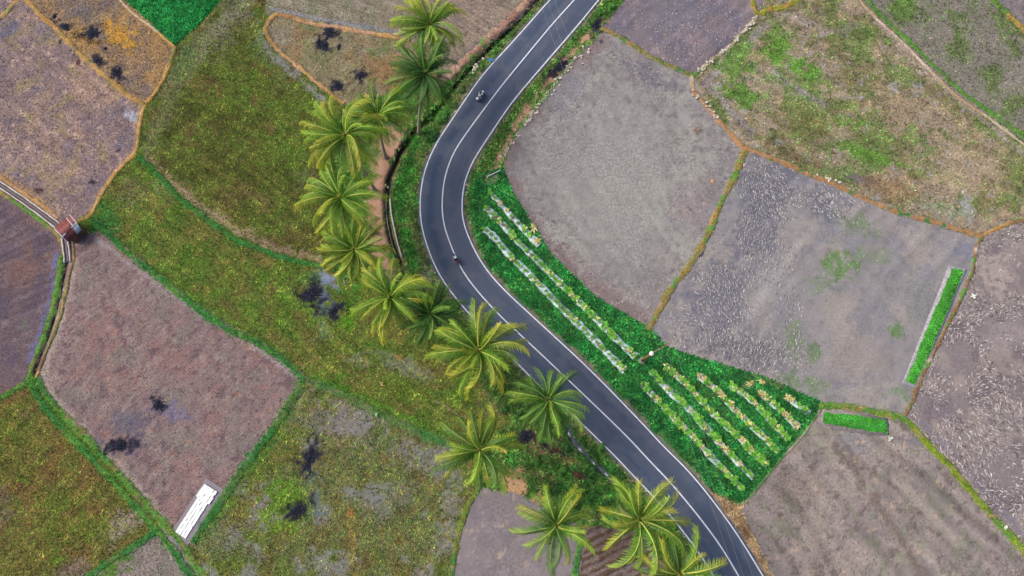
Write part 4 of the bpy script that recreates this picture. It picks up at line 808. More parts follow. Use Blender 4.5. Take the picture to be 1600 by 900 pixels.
SHR = [(868,765,1.5,0,'in the rough grass above the bottom palm'),(885,700,1.4,0,'on the left bank of the lower ditch'),(838,722,1.3,2,'below the charred heaps'),(925,712,1.2,0,'on the ditch bank beside the road'),(910,765,1.4,0,'right of the red earth patch'),(878,735,1.3,2,'between the two charred debris spots'),(945,790,1.4,0,'at the upper corner of the ridged plot'),(648,462,1.2,0,'between the yellow palm and the curve'),(640,430,1.1,2,'above the yellow palm by the ditch end'),(790,640,1.2,0,'under the small dark palm'),(812,655,1.3,0,'left of the green palm trunk'),(722,600,1.0,2,'in the stubble below the golden palm'),(722,140,1.3,1,'leaning against the road edge by the first motorbike'),(707,165,1.2,1,'beside the road edge below the pale shrub'),(690,190,1.6,2,'on the verge below the dark palm'),(676,215,1.5,0,'at the start of the long verge slope'),(668,182,1.2,0,'beside the dark palm trunk'),(752,110,.9,1,'on the ditch verge near the blue litter'),(780,72,.9,0,'on the ditch verge above the blue litter'),(925,740,1.4,0,'between the lower ditch and the road'),(938,700,1.3,2,'beside the lower ditch bend'),(910,690,1.1,0,'on the right bank of the lower ditch'),(965,745,1.4,0,'at the lower end of the ditch'),(895,785,1.6,0,'left of the open palm crown'),(1035,840,1.5,0,'right of the open palm beside the road'),(1075,868,1.4,0,'under the bottom edge palm beside the road'),(1052,822,1.2,2,'between open palm and road edge'),(955,12,1.2,2,'at the top of the right verge'),(935,20,1.1,2,'on the right verge near the top edge'),(770,560,1.1,0,'under the golden palm at the road edge'),(925,775,1.3,0,'above the ridged plot')]
for k, (x, y, s, t_, lab) in enumerate(SHR):
    o = tag(empty('shrub', P(x, y, .05), k * 1.7), 'low green shrub ' + lab, 'shrub', 'shrubs on the road verges'); o.scale = (s * .85, s * .85, s * .7)
    link('foliage', SM[t_], o); link('stem', stemm, o)

# ---------------------------------------------------------------- hut
M['roof'] = flat_mat('red_roof_sheet', (132, 66, 66), 1.6, .78, 1.3, rough=.55, spec=.4)
M['roofgrey'] = flat_mat('grey_roof_sheet', (186, 198, 214), 2, .9, 1.08, rough=.4, spec=.5)
M['white'] = flat_mat('white_timber', (226, 222, 232), 3, .85, 1.05, rough=.6)
M['brick'] = flat_mat('hut_wall', (120, 84, 78), 4, .75, 1.2, rough=.95)
hut = tag(empty('hut', P(112, 362)), 'small pump hut with red sheet roof over the canal', 'hut')
def hchild(o): o.parent = hut; o.matrix_parent_inverse = Matrix.Translation(-hut.location); return o
def patch(name, a, b, c, d, mat, waves=9, amp=.018, par=None):
    """corrugated sheet; a-b along the ridge, d-c along the eave."""
    n = waves * 4 + 1; a, b, c, d = map(Vector, (a, b, c, d)); nn = (b - a).cross(d - a).normalized(); nn = nn if nn.z > 0 else -nn; V = []
    for row, (p, q) in enumerate(((a, b), (d, c))):
        for lay in (0, 1):
            for i in range(n): V.append(p.lerp(q, i / (n - 1)) + nn * (math.sin(i * math.pi / 2) * amp - lay * .012))
    F = []
    for i in range(n - 1):
        F.append([i, i + 1, 2 * n + i + 1, 2 * n + i]); F.append([n + i + 1, n + i, 3 * n + i, 3 * n + i + 1]); F.append([i + 1, i, n + i, n + i + 1]); F.append([2 * n + i, 2 * n + i + 1, 3 * n + i + 1, 3 * n + i])
    return hchild(link(name, mesh_np(name, np.array([tuple(v) for v in V]), np.array(F), None, mat, False)))
ze, zr = 2.0, 2.75
E1, E2, R1, R2, S1, S2 = P(85, 357, ze), P(109, 335.5, ze), P(97.5, 370.5, zr), P(119.5, 348.5, zr), P(105.5, 377.5, ze), P(127, 360, ze)
for k in range(3):
    f0, f1 = k / 3, (k + 1) / 3 - .01; up = Vector((0, 0, .012 * (k % 2))); patch('roof_sheet', R1.lerp(R2, f0) + up, R1.lerp(R2, f1) + up, E1.lerp(E2, f1) + up, E1.lerp(E2, f0) + up, M['roof'])
for k in range(2):
    f0, f1 = k / 2, (k + 1) / 2 - .01; up = Vector((0, 0, .012 * (k % 2))); patch('roof_sheet', R1.lerp(R2, f0) + up, R1.lerp(R2, f1) + up, S1.lerp(S2, f1) + up, S1.lerp(S2, f0) + up, M['roof'])
dsl = (S2 - R2) ; g0 = R1.lerp(R2, .72); g1 = R1.lerp(R2, 1.03)
o = patch('grey_sheet', g0 + Vector((0, 0, .06)), g1 + Vector((0, 0, .06)), g1 + dsl * 1.02 + Vector((0, 0, .09)), g0 + dsl * 1.02 + Vector((0, 0, .09)), M['roofgrey'], 6); o['label'] = 'loose pale grey metal sheet on the roof'
def batten(p, q, w_=.07, nm='bargeboard', mat='white'):
    bm = bmesh.new(); add_tube(bm, [p, q], w_, 4); return hchild(bm_obj(nm, bm, M[mat]))
u1 = Vector((0, 0, .03))
batten(R1 + u1, E1 + u1); batten(R1 + u1, S1 + u1); batten(R2 + u1, E2 + u1, .06); batten(R1.lerp(R2, .78) + u1 * 1.5, E1.lerp(E2, .78) + u1 * 1.5, .06, 'roof_batten')
batten(R1 + u1 * 1.6, R1.lerp(R2, .26) + u1 * 1.6, .11, 'ridge_cap'); batten(R1.lerp(R2, .66) + u1 * 1.6, R1.lerp(R2, .96) + u1 * 1.6, .11, 'ridge_cap'); batten(R1.lerp(R2, .27) + u1, R1.lerp(R2, .65) + u1, .05, 'ridge_cap', 'roof')
dl = (R2 - R1).normalized(); dw = Vector((-dl.y, dl.x, 0)); mid = (E1 + E2 + S1 + S2) / 4; LL = (R2 - R1).length - .5; WW = abs((E1 - S1).dot(dw)) - .5; ang = math.atan2(dl.y, dl.x); rot = Matrix.Rotation(ang, 3, 'Z')
for sx, sy, dims in ((0, 1, (LL, .1, 1.95)), (0, -1, (LL, .1, 1.95)), (1, 0, (.1, WW - .21, 1.95)), (-1, 0, (.1, WW - .21, 1.95))):
    bm = bmesh.new(); pos = Vector((mid.x, mid.y, .975)) + dl * sx * (LL / 2 - .05) + dw * sy * (WW / 2 - .05)
    add_box(bm, pos, dims, rot); hchild(bm_obj('wall', bm, M['brick']))
bm = bmesh.new(); add_box(bm, Vector((mid.x, mid.y, .85)) - dw * (WW / 2 + .03) + dl * .3, (.75, .05, 1.7), rot); hchild(bm_obj('door', bm, flat_mat('door_wood', (96, 78, 70), 5)))

# ---------------------------------------------------------------- power pole and wires
M['pole'] = flat_mat('pole_wood', (164, 124, 84), 5, .7, 1.25, rough=.9); M['wire'] = flat_mat('wire_metal', (206, 204, 210), 2, .95, 1.05, rough=.5, spec=.5); M['cap'] = flat_mat('white_cap', (250, 248, 240), 2, .95, 1.02, rough=.5)
pb = P(1003, 563.5); PT = P(1018, 552.5, 7.6); po = tag(empty('power_pole', pb), 'wooden power pole with long side arm at the end of the vegetable rows', 'power pole')
top = PT - pb; bm = bmesh.new(); add_tube(bm, [(0, 0, -.2), top * .5, top], [.2, .17, .14], 12); bm_obj('pole', bm, M['pole'], po, True)
bm = bmesh.new(); add_lathe(bm, [(.16, -.03), (.32, 0), (.33, .08), (.22, .2), (.06, .26)], 16, Matrix.Translation(top)); bm_obj('pole_cap', bm, M['cap'], po, True)
bm = bmesh.new(); add_lathe(bm, [(.5, -.05), (.46, .12), (.3, .2), (.22, .22)], 14); bm_obj('footing', bm, flat_mat('footing', (150, 138, 128), 4, .8, 1.1), po)
AE = P(1053, 532, 8.3) - pb; bm = bmesh.new(); add_tube(bm, [top + Vector((0, 0, .1)), AE], .055, 6); bm_obj('side_arm', bm, M['pole'], po)
bm = bmesh.new(); add_tube(bm, [top * .86, top.lerp(AE, .42) + Vector((0, 0, .0))], .03, 6); bm_obj('brace', bm, M['pole'], po)
WX = [((1029.5, 545.5), (840, -12)), ((1039.5, 539.5), (852, -12)), ((1051, 533.5), (864, -12))]
for k, (a, b_) in enumerate(WX):
    ip = P(a[0], a[1], 8.25); bm = bmesh.new(); add_lathe(bm, [(.03, -.12), (.07, -.08), (.04, -.02), (.07, .03), (.03, .1)], 8, Matrix.Translation(ip - pb)); bm_obj('insulator', bm, flat_mat('insulator', (70, 62, 66), 3) if k == 1 else M['white'], po, True)
    e = P(b_[0], b_[1], 9.0); d = (e - ip); far = ip + d * 1.5; d2 = Vector((d.x * .75, d.y, 0)).normalized(); back = ip - Vector((d.x, d.y, 0)).normalized() * 60
    pts = []
    for i in range(31):
        t_ = i / 30; p = ip.lerp(far, t_); p.z -= 1.2 * 4 * t_ * (1 - t_) * .35; pts.append(p)
    for i in range(1, 16):
        t_ = i / 15; p = ip.lerp(back, t_); p.z -= .6 * 4 * t_ * (1 - t_); pts.insert(0, p)
    bm = bmesh.new(); add_tube(bm, pts, .006, 4); tag(bm_obj('overhead_wire', bm, M['wire']), ['overhead wire nearest the pole, leftmost of the three', 'middle overhead wire of the three on the side arm', 'outermost overhead wire at the tip of the side arm'][k], 'wire', 'overhead wires on the side arm')
bm = bmesh.new(); add_tube(bm, [P(761, 276, .45), P(781.5, 266, .55)], .07, 8); tag(bm_obj('white_pipe', bm, M['white']), 'white pipe lying on the verge where the vegetable rows begin', 'pipe')

# ---------------------------------------------------------------- vegetable rows
M['mulch'] = attr_mat('plastic_mulch', 3, .85, 1.12, rough=.35, spec=.5, bump=.5)
def leafplant(seed, pal, n, size, dry=False):
    r = np.random.default_rng(seed); V = []; F = []; C = []
    for i in range(n):
        a = i * 2.4 + r.uniform(-.4, .4); rr = size * r.uniform(.35, 1); z0 = .05 + .22 * (1 - i / n); el = r.uniform(.1, .7); w_ = size * (.16 if dry else .3) * r.uniform(.7, 1.2)
        d = np.array([math.cos(a), math.sin(a), 0]); s = np.array([-d[1], d[0], 0]); b = len(V)
        p0 = np.array([0, 0, z0]) + d * rr * .12; p1 = p0 + d * rr * .5 + np.array([0, 0, rr * el * .5]); p2 = p0 + d * rr + np.array([0, 0, rr * (el * .4 - .15)])
        V += [p0 - s * w_ * .25, p0 + s * w_ * .25, p1 + s * w_ + [0, 0, .03], p1 - [0, 0, .02], p1 - s * w_ + [0, 0, .03], p2]
        F += [[b, b + 1, b + 3], [b + 1, b + 2, b + 3], [b, b + 3, b + 4], [b + 3, b + 2, b + 5], [b + 4, b + 3, b + 5]]
        C += [np.asarray(pal[r.integers(len(pal))], float) * r.uniform(.85, 1.15)] * 6
    return mesh_np('leaves', np.array(V), np.array(F), alb(np.array(C), 1.35), M['crop'])
GREEN = [(116,176,56),(96,160,54),(140,190,76),(72,140,52)]; DRY = [(206,192,130),(222,210,152),(190,172,112),(172,174,96)]
PM = {'big': [leafplant(k, GREEN, 18, .62) for k in range(4)], 'small': [leafplant(20 + k, GREEN, 12, .36) for k in range(4)], 'dry': [leafplant(40 + k, DRY, 18, .56, True) for k in range(4)], 'mix': [leafplant(60 + k, GREEN + DRY[:2], 16, .56) for k in range(3)]}
ROWS = [  # photo points, plant kinds, mean spacing (m), label
 ([(766,301),(780,316),(793,331),(811,350),(828,368),(843,383)], ['big','big','mix','small','dry'], 1.1, 'the short top row'),
 ([(759,324),(781,345),(799,366),(818,386),(850,417),(882,449),(920,486),(955,521),(993,557)], ['small','small','big','small','small','mix'], .7, 'the long upper row away from the road'),
 ([(757,358),(772,370),(791,393),(818,420),(847,449),(880,483),(915,517),(945,547),(977,580)], ['small','small','small','small','mix'], .7, 'the long upper row beside the road'),
 ([(1003,599),(1034,631),(1051,650),(1081,680),(1110,712),(1135,738),(1161,764)], ['mix','small','big','big','small','dry'], .62, 'the lower row nearest the road'),
 ([(1018,580),(1044,609),(1073,635),(1103,668),(1139,707),(1178,747)], ['big','small','mix','big','small','dry'], .62, 'the second lower row from the road'),
 ([(1043,573),(1081,609),(1115,646),(1152,680),(1175,705),(1200,727)], ['big','big','mix','big','dry'], .62, 'the third lower row from the road'),
 ([(1092,586),(1122,611),(1152,643),(1186,675),(1217,706)], ['dry','big','mix','big'], .62, 'the fourth lower row from the road'),
 ([(1142,601),(1178,628),(1210,663),(1233,686)], ['big','dry','mix','big'], .62, 'the fifth lower row from the road'),
 ([(1187,613),(1215,636),(1248,668)], ['dry','big','mix','dry'], .65, 'the row before the pointed end'),
 ([(1230,620),(1248,634),(1266,645)], ['big','dry','mix'], .8, 'the short row at the pointed end'),
]
for ri, (px, kinds, sp, lab) in enumerate(ROWS):
    q = smooth_line(Pn(px, .15), .22); n = normals2(q); L = len(q); prof = np.array([-1, -.8, -.3, .3, .8, 1]); zp = np.array([-.08, .14, .2, .2, .14, -.08])
    hw0 = (.58 if ri in (1, 2) else .52); s = np.arange(L) * .22; wv = 1 + (fbm(s, s * 0 + ri * 9, .8, 3, ri) - .5) * .5
    X = q[:, None] + n[:, None] * (prof[None] * hw0 * wv[:, None])[..., None]; Z = zp[None] + (fbm(X[..., 0], X[..., 1], .35, 2, 3) - .5) * .07
    c = np.empty((L, 6, 3)); c[:] = (222, 234, 244); f = fbm(X[..., 0], X[..., 1], .8, 3, 40 + ri); c = mixc(c, (182, 200, 208), sstep(.45, .7, f)); c = mixc(c, (62, 96, 66), sstep(.58, .72, fbm(X[..., 0], X[..., 1], .7, 3, 60 + ri)) * (.9 if ri > 2 else .5)); c = mixc(c, (120, 96, 78), sstep(.74, .86, fbm(X[..., 0], X[..., 1], .5, 3, 80 + ri)))
    r_, k_ = np.meshgrid(np.arange(L - 1), np.arange(5), indexing='ij'); a = (r_ * 6 + k_).ravel()
    tag(link('mulched_bed', mesh_np('mulched_bed', np.concatenate([X, Z[..., None]], 2).reshape(-1, 3), np.stack([a, a + 1, a + 7, a + 6], 1), alb(c).reshape(-1, 3), M['mulch'], True)), 'silver plastic mulched bed, ' + lab, 'planting bed', 'mulched beds of the vegetable plot')
    r = random.Random(ri * 7 + 1); d = .15; tot = (L - 1) * .22; dryrun = 0; cnt = 0
    while d < tot:
        i = min(L - 1, int(d / .22)); kd = r.choice(kinds)
        if dryrun > 0: kd = 'dry'; dryrun -= 1
        off = r.uniform(-.12, .12)
        o = link('vegetable_plant', r.choice(PM[kd])); o.location = (q[i, 0] + n[i, 0] * off, q[i, 1] + n[i, 1] * off, .17); o.rotation_euler = (0, 0, r.uniform(0, 6.28)); sc2 = r.uniform(.85, 1.3); o.scale = (sc2,) * 3
        cnt += 1; nth = 'topmost' if cnt == 1 else f"{cnt}{'th' if 10 < cnt % 100 < 14 else {1: 'st', 2: 'nd', 3: 'rd'}.get(cnt % 10, 'th')}"
        lb = ('topmost plant of ' if cnt == 1 else nth + ' plant from the top of ') + lab + (', withered tan' if kd == 'dry' else ', leafy green')
        tag(o, lb, 'plant', 'plants on ' + lab)
        d += sp * r.uniform(.6, 1.5)
for (x, y, s, lab) in [(834,357,1.5,'beside the short top row'),(1172,599,1.2,'on the bare strip above the lower rows'),(1190,597,1.0,'at the upper edge of the lower rows')]:
    o = link('straw_heap', PM['dry'][0]); o.location = P(x, y, .1); o.scale = (s * 1.3, s, .7); o.rotation_euler = (0, 0, x); tag(o, 'pale heap of dry stalks ' + lab, 'straw heap', 'dry stalk heaps in the vegetable plot')

# seedling beds
def seedbed(poly, label, pal, rim, rimc):
    w0 = Pn(poly); w_ = w0; w_ = np.vstack([a + (b - a) * t_ for a, b in zip(w_, np.roll(w_, -1, 0)) for t_ in np.linspace(0, 1, max(2, int(np.linalg.norm(b - a) / .6)), endpoint=False)]); w_ = w_ + rng.normal(0, .07, w_.shape); c = w_.mean(0); o = tag(empty('seedling_bed', (c[0], c[1], 0)), label, 'seedling bed', 'green seedling beds')
    def prism(sc, z, name, mat, col, w_=w_):
        p = c + (w_ - c) * sc - c; n = len(p); V = [(x, y, -.1) for x, y in p] + [(x, y, z) for x, y in p]
        F = [np.array([list(range(n, 2 * n))]), np.array([[i, (i + 1) % n, n + (i + 1) % n, n + i] for i in range(n)])]
        return link(name, mesh_np(name, np.array(V), F, np.tile(alb(col), (2 * n, 1)), mat), o)
    e0 = np.roll(w0, -1, 0) - w0; e0 /= np.linalg.norm(e0, axis=1)[:, None]; nn0 = np.stack([e0[:, 1], -e0[:, 0]], 1); sg0 = np.sign(np.sum(nn0 * (w0 - c), 1).sum()) or 1; wr = w0 + (nn0 + np.roll(nn0, 1, 0)) * sg0 * rim; wr = np.vstack([a + (b - a) * t_ for a, b in zip(wr, np.roll(wr, -1, 0)) for t_ in np.linspace(0, 1, 8, endpoint=False)]) + 0; wr = wr + rng.normal(0, .04, wr.shape)
    prism(1.0, .06, 'mud_base', M['soil'], rimc, wr); prism(1.0, .1, 'soil_bed', M['soil'], (70, 140, 52))
    x0, y0 = w_.min(0); x1, y1 = w_.max(0); n = int((x1 - x0) * (y1 - y0) * 90); x = rng.uniform(x0, x1, n); y = rng.uniform(y0, y1, n); k = inpoly(x, y, w_); x, y = x[k], y[k]
    t_ = Tufts(); cc_ = pick(pal, len(x)) * (.85 + .35 * fbm(x, y, 1.8, 3, 70))[:, None]; t_.add(np.column_stack([x - c[0], y - c[1], np.full(len(x), .1)]), cc_, 4, .16, .12, .03); q = t_.build('seedlings', 'bright green rice seedlings', None, o)
seedbed([(1487,420),(1506,423),(1430,601),(1415,596)], 'long bright green seedling bed beside the narrow brown bund', [(94,184,74),(84,174,70),(110,192,84)], .42, (168, 162, 172))
seedbed([(1288,644),(1300,645),(1340,649),(1384,657),(1386,676),(1362,674),(1320,667),(1285,660)], 'short bright green seedling bed below the vegetable plot', [(82,182,80),(100,188,74),(72,168,74)], .3, (150, 140, 138))

# ---------------------------------------------------------------- white trays
M['tray'] = flat_mat('white_tray', (250, 250, 252), 3, .92, 1.02, rough=.6)
a0, a1 = P(326.5, 768), P(283, 836); ax = (a1 - a0).normalized(); ay = Vector((-ax.y, ax.x, 0))
cen = (a0 + a1) / 2; bm = bmesh.new(); add_box(bm, cen + ay * .12 + Vector((0, 0, .02)), ((a1 - a0).length + 2.6, 3.0, .14), Matrix.Rotation(math.atan2(ax.y, ax.x), 3, 'Z'), .05)
tag(bm_obj('mud_pad', bm, flat_mat('mud_pad', (140, 130, 138), 3, .85, 1.12, rough=.7)), 'smooth grey mud pad under the white trays', 'mud pad')
rotz = Matrix.Rotation(math.atan2(ax.y, ax.x), 3, 'Z'); LT = (a1 - a0).length
bm = bmesh.new(); add_box(bm, a0 + ax * (1.3 + LT) / 2 + Vector((0, 0, .1)), (LT - 1.35, 1.62, .06), rotz); tag(bm_obj('tray_base_sheet', bm, flat_mat('base_sheet', (206, 200, 206), 3, .9, 1.06)), 'pale grey sheet under the long white tray rows', 'sheet')
for k in range(4):
    off = (k - 1.5) * .44; bm = bmesh.new(); nseg = 14; l0 = 1.3
    for i in range(nseg):
        s = l0 + (LT - l0) * (i + .5) / nseg; add_box(bm, a0 + ax * s + ay * (off + rng.normal(0, .02)) + Vector((0, 0, .15 + rng.uniform(0, .01))), ((LT - l0) / nseg * 1.02, .38, .12 + .02 * (i % 2)), rotz)
    tag(bm_obj('tray_row', bm, M['tray']), ['long white tray row on the mud pad, outermost on the grassy bund side', 'long white tray row on the mud pad, second from the grassy bund side', 'long white tray row on the mud pad, third from the grassy bund side', 'long white tray row on the mud pad, furthest from the grassy bund'][k], 'tray row', 'long white tray rows')
for i in range(4):
    for k in range(5):
        bm = bmesh.new(); add_box(bm, (0, 0, .1), (.52, .44, .2), None, .03); o = bm_obj('white_tray', bm, M['tray'])
        p = a0 + ax * (-.35 + i * .47) + ay * ((k - 2) * .43 + rng.normal(0, .04)); o.location = (p.x, p.y, .1 + .02 * rng.random()); o.rotation_euler = (0, 0, math.atan2(ax.y, ax.x) + rng.normal(0, .07)); tag(o, 'loose white tray in the block at the upper end of the tray rows', 'tray', 'loose white trays')
# ---------------------------------------------------------------- ash patches
M['ash'] = attr_mat('ash', 4, .6, 1.5, rough=.95, bump=.7)
def ash(px, py, rx, ry, a, label, col=(34, 36, 48), seed=0, hgt=.07, name='ash_patch', cat='ash patch', burnt=True, sz=.22):
    mp = (P(px + 5, py) - P(px - 5, py)).length / 10; c = P(px, py, .03); o = tag(empty(name, c), label, cat, 'burnt straw patches' if name == 'ash_patch' else None)
    nr, na = 7, 40; V = [(0, 0, hgt)]; C = [col]; r = np.random.default_rng(seed + 3)
    for i in range(1, nr + 1):
        for k in range(na):
            th = k * 2 * math.pi / na; f = i / nr; ca, sa = math.cos(th), math.sin(th)
            w = .72 + (fbm(np.array([ca * 1.5 + seed * 5.1]), np.array([sa * 1.5]), .45, 5, seed)[0] - .5) * 1.15
            lx, ly = ca * rx * f * w, sa * ry * f * w; V.append(((lx * math.cos(-a) - ly * math.sin(-a)) * mp, (lx * math.sin(-a) + ly * math.cos(-a)) * mp, hgt * (1 - f ** 2) * r.uniform(.5, 1.2) - (.02 if i == nr else 0))); C.append(np.array(col) * r.uniform(.4, 1.9) + (np.array([50, 46, 56]) * max(0, f - .7)))
    F3 = [[0, 1 + k, 1 + (k + 1) % na] for k in range(na)]; F4 = [[1 + i * na + k, 1 + (i + 1) * na + k, 1 + (i + 1) * na + (k + 1) % na, 1 + i * na + (k + 1) % na] for i in range(nr - 1) for k in range(na)]
    link('ash_bed', mesh_np('ash_bed', np.array(V), [np.array(F3), np.array(F4)], alb(np.array(C)), M['ash'], True), o)
    if burnt:
        n = int(rx * ry * 2.2) + 30; th = r.uniform(0, 6.28, n); f = np.abs(r.normal(0, .62, n)); lx, ly = np.cos(th) * rx * f, np.sin(th) * ry * f
        pts = np.column_stack([(lx * math.cos(-a) - ly * math.sin(-a)) * mp, (lx * math.sin(-a) + ly * math.cos(-a)) * mp, np.full(n, .0)]); t_ = Tufts(); t_.add(pts, pick([(20, 20, 30), (34, 36, 50), (14, 14, 22), (62, 62, 78), (84, 80, 88), (104, 98, 100)], n), 4, sz * .3, sz * .42 * np.clip(1.3 - .6 * f, .3, 1.3), .045); t_.build('burnt_stubble', 'black burnt stubble', None, o)
    return o
for k, (x, y, rx, ry, a, lab) in enumerate([
 (145,53,12,10,0,'largest round black burnt spot in the tan and orange field'),(102,42,10,7,.3,'burnt spot left of the largest one in the tan and orange field'),(85,26,4,6,0,'small faint burnt spot near the top bund of the tan field'),(165,76,4,4,0,'smallest burnt spot under the yellow straw patch'),(152,95,8,6,.2,'burnt spot against the orange bund in the tan field'),(183,114,9,8,.8,'lowest burnt spot in the tan and orange field'),
 (515,50,12,10,.3,'upper black burnt spot in the small bund framed field'),(508,72,7,10,-.3,'burnt spot just below the upper one in the small framed field'),(498,66,5,8,0,'narrow burnt streak left of the pair in the small framed field'),(529,73,4,7,0,'tiny burnt spot right of the pair in the small framed field'),(564,118,10,7,0,'burnt spot beside the third palm in the small framed field'),(527,135,9,8,.2,'burnt spot against the orange bund near the palms'),
 (487,461,17,14,.5,'glossy black burnt patch in the long strip field'),(521,487,11,6,-.5,'smaller dark burnt patch beside the blue-grey mud'),(248,632,10,9,.8,'upper charred spot in the big purple field'),(188,697,17,10,-.3,'lower charred spot in the big purple field beside the green bund'),
 (483,718,9,25,.25,'long black patch in the wide bottom field'),(462,799,19,9,-.55,'crooked black patch below the long one in the wide bottom field'),
 (932,40,9,13,.2,'black burnt heap on the right verge near the top'),(872,106,22,6,-.75,'long black burnt strip beside the right verge'),
 (822,682,11,12,-.3,'charred heap under the green palm below the road'),(864,702,13,5,.4,'charred debris in the rough grass below the palms'),(905,742,12,5,.3,'charred debris beside the red earth patch'),(687,511,0,0,0,'')]):
    if rx: ash(x, y, rx, ry, a, lab, (70, 50, 42) if k in (21, 22) else (28, 30, 42), seed=k, hgt=.1 if y < 900 else .07, sz=.2 if rx > 6 else .14)

# ditch water and concrete lip
M['water'] = flat_mat('ditch_water', (104, 108, 124), 1.6, .6, 1.25, rough=.15, spec=.5)
tag(ribbon([(889,672),(900,694),(918,712),(935,730),(958,752),(974,770)], 0, .6, -.6, -.3, 'ditch_water', M['water'], jit=.9), 'still grey water in the lower ditch', kind='structure')
tag(ribbon([(604,296),(603,330),(609,367),(616,391),(624,409)], 0, .3, -.8, -.55, 'ditch_water', flat_mat('dark_water', (40, 36, 40), 1.5, .8, 1.3, rough=.3), jit=.1), 'dark water in the upper ditch', kind='structure')
tag(ribbon([(610,312),(612,335),(617,360),(623,385),(628,402)], 0, .09, -.6, .3, 'ditch_kerb', M['concrete'], jit=.05), 'thin pale concrete lip along the upper ditch', 'kerb')

q_ = smooth_line(Pn([(884,664),(900,694),(918,712),(935,730),(958,752),(985,782),(1010,815)]), .12); n_ = normals2(q_); i_ = rng.integers(0, len(q_), 900); of_ = rng.choice([-1, 1], 900) * rng.normal(.85, .25, 900) * np.where(i_ > len(q_) * .62, rng.uniform(-1, 1, 900), 1)
T = Tufts(); T.add(np.column_stack([q_[i_] + n_[i_] * of_[:, None], np.full(900, -.12)]), pick(VG + [(40, 104, 46), (34, 92, 42)], 900), 5, .4, .34, .06); T.build('grass', 'tall grass hanging over the lower ditch')

# ---------------------------------------------------------------- small things lying about
M['twig'] = flat_mat('dry_twigs', (176, 152, 136), 5, .7, 1.2); M['darktwig'] = flat_mat('dead_wood', (120, 90, 72), 5, .7, 1.2)
def brush(px, py, label, mat, n=26, L=.8, seed=1, name='brush_pile', cat='brush pile'):
    r = random.Random(seed); bm = bmesh.new()
    for i in range(n):
        a = r.uniform(0, 6.28); l = L * r.uniform(.4, 1.1); p = Vector((r.gauss(0, .15), r.gauss(0, .15), .05)); d = Vector((math.cos(a), math.sin(a), r.uniform(0, .5))) * l
        add_tube(bm, [p, p + d * .5 + Vector((0, 0, .08)), p + d], [.035, .025, .01], 4)
    o = bm_obj(name, bm, mat); o.location = P(px, py, .02); tag(o, label, cat)
brush(1088, 204, 'pile of dry pinkish twigs in the wire crossed field', M['twig'], 46, 1.0, 1)
brush(690, 512, 'grey dead brush beside the dark palm at the road edge', M['twig'], 26, .9, 2)
o = link('fallen_frond', FM['dead'][0]); o.location = P(612, 552, .25); o.rotation_euler = (0, R(-24), R(-28)); o.scale = (.75, .75, .5); tag(o, 'brown fallen palm frond in the long strip field', 'palm frond')
bm = bmesh.new(); pp = [P(678, 626, .08), P(694, 632, .1), P(706, 641, .08), P(718, 650, .1), P(736, 655, .05)]; add_tube(bm, pp, [.05, .05, .045, .04, .02], 6); tag(bm_obj('stick', bm, M['twig']), 'long pale stick on the stubble above the lower palm', 'stick')
bm = bmesh.new(); bmesh.ops.create_icosphere(bm, subdivisions=2, radius=.32)
for v in bm.verts: v.co *= 1 + random.uniform(-.22, .22); v.co.z *= .5
o = bm_obj('earth_lump', bm, flat_mat('orange_earth', (206, 150, 122), 4, .8, 1.1)); o.location = P(1113, 283, .05); tag(o, 'orange lump of earth beside the curving olive bund', 'earth lump')
def rag(px, py, col, label, s=.4, seed=0, name='plastic_litter', cat='litter'):
    r = random.Random(seed); bm = bmesh.new(); bmesh.ops.create_grid(bm, x_segments=5, y_segments=4, size=s)
    for v in bm.verts: v.co += Vector((r.gauss(0, s * .1), r.gauss(0, s * .1), abs(r.gauss(.1, .09)) + .03)); v.co.y *= .6
    bmesh.ops.solidify(bm, geom=bm.faces[:], thickness=.01); o = bm_obj(name, bm, flat_mat('litter', col, 3, .85, 1.1, rough=.5)); o.location = P(px, py, .3 if name == 'plastic_litter' else .2); o.rotation_euler = (0, 0, r.uniform(0, 3)); tag(o, label, cat)
rag(767, 94, (70, 150, 214), 'crumpled blue plastic beside the upper road edge', .42, 1)
rag(1571, 824, (236, 232, 222), 'white cloth scrap on the yellow green bund', .3, 2, 'cloth_scrap', 'cloth')
rag(606, 293, (226, 214, 200), 'white scrap at the bend of the upper ditch', .2, 3)
rag(588, 648, (176, 206, 160), 'pale scrap on the dull green bund', .28, 4)
rag(597, 600, (226, 184, 150), 'peach coloured scrap on the strip field stubble', .24, 5)
# stones on pale bunds and verge
M['stone'] = flat_mat('pale_stone', (214, 200, 188), 3, .8, 1.1)
st = []
for k in range(3):
    bm = bmesh.new(); bmesh.ops.create_icosphere(bm, subdivisions=1, radius=.2)
    for v in bm.verts: v.co *= 1 + random.uniform(-.25, .25); v.co.z *= .6
    me = bpy.data.meshes.new('stone'); bm.to_mesh(me); bm.free(); me.materials.append(M['stone']); st.append(me)
def stones(px, n, label, grp, z=.25, jit=.3):
    q = smooth_line(Pn(px, z), .2)
    for k in range(n):
        p = q[rng.integers(len(q))] + rng.normal(0, jit, 2); o = link('stone', st[k % 3]); s = rng.uniform(.5, 1.2); o.location = (p[0], p[1], z); o.scale = (s * 1.3, s, s); o.rotation_euler = (0, 0, rng.uniform(0, 6.28)); tag(o, label, 'stone', grp)
stones([(1090,112),(1130,80),(1160,52),(1180,30)], 46, 'pale stone on the stony bund at the top right', 'stones on the stony bund', .28, .18)
stones([(1086,145),(1105,166),(1125,188)], 14, 'pale stone on the bund beside the weedy field', 'stones beside the weedy field', .28, .2)
stones([(920,72),(870,130),(826,188),(800,222),(782,250)], 50, 'pale stone along the earth edge of the right verge', 'stones along the right verge', .1, .3)
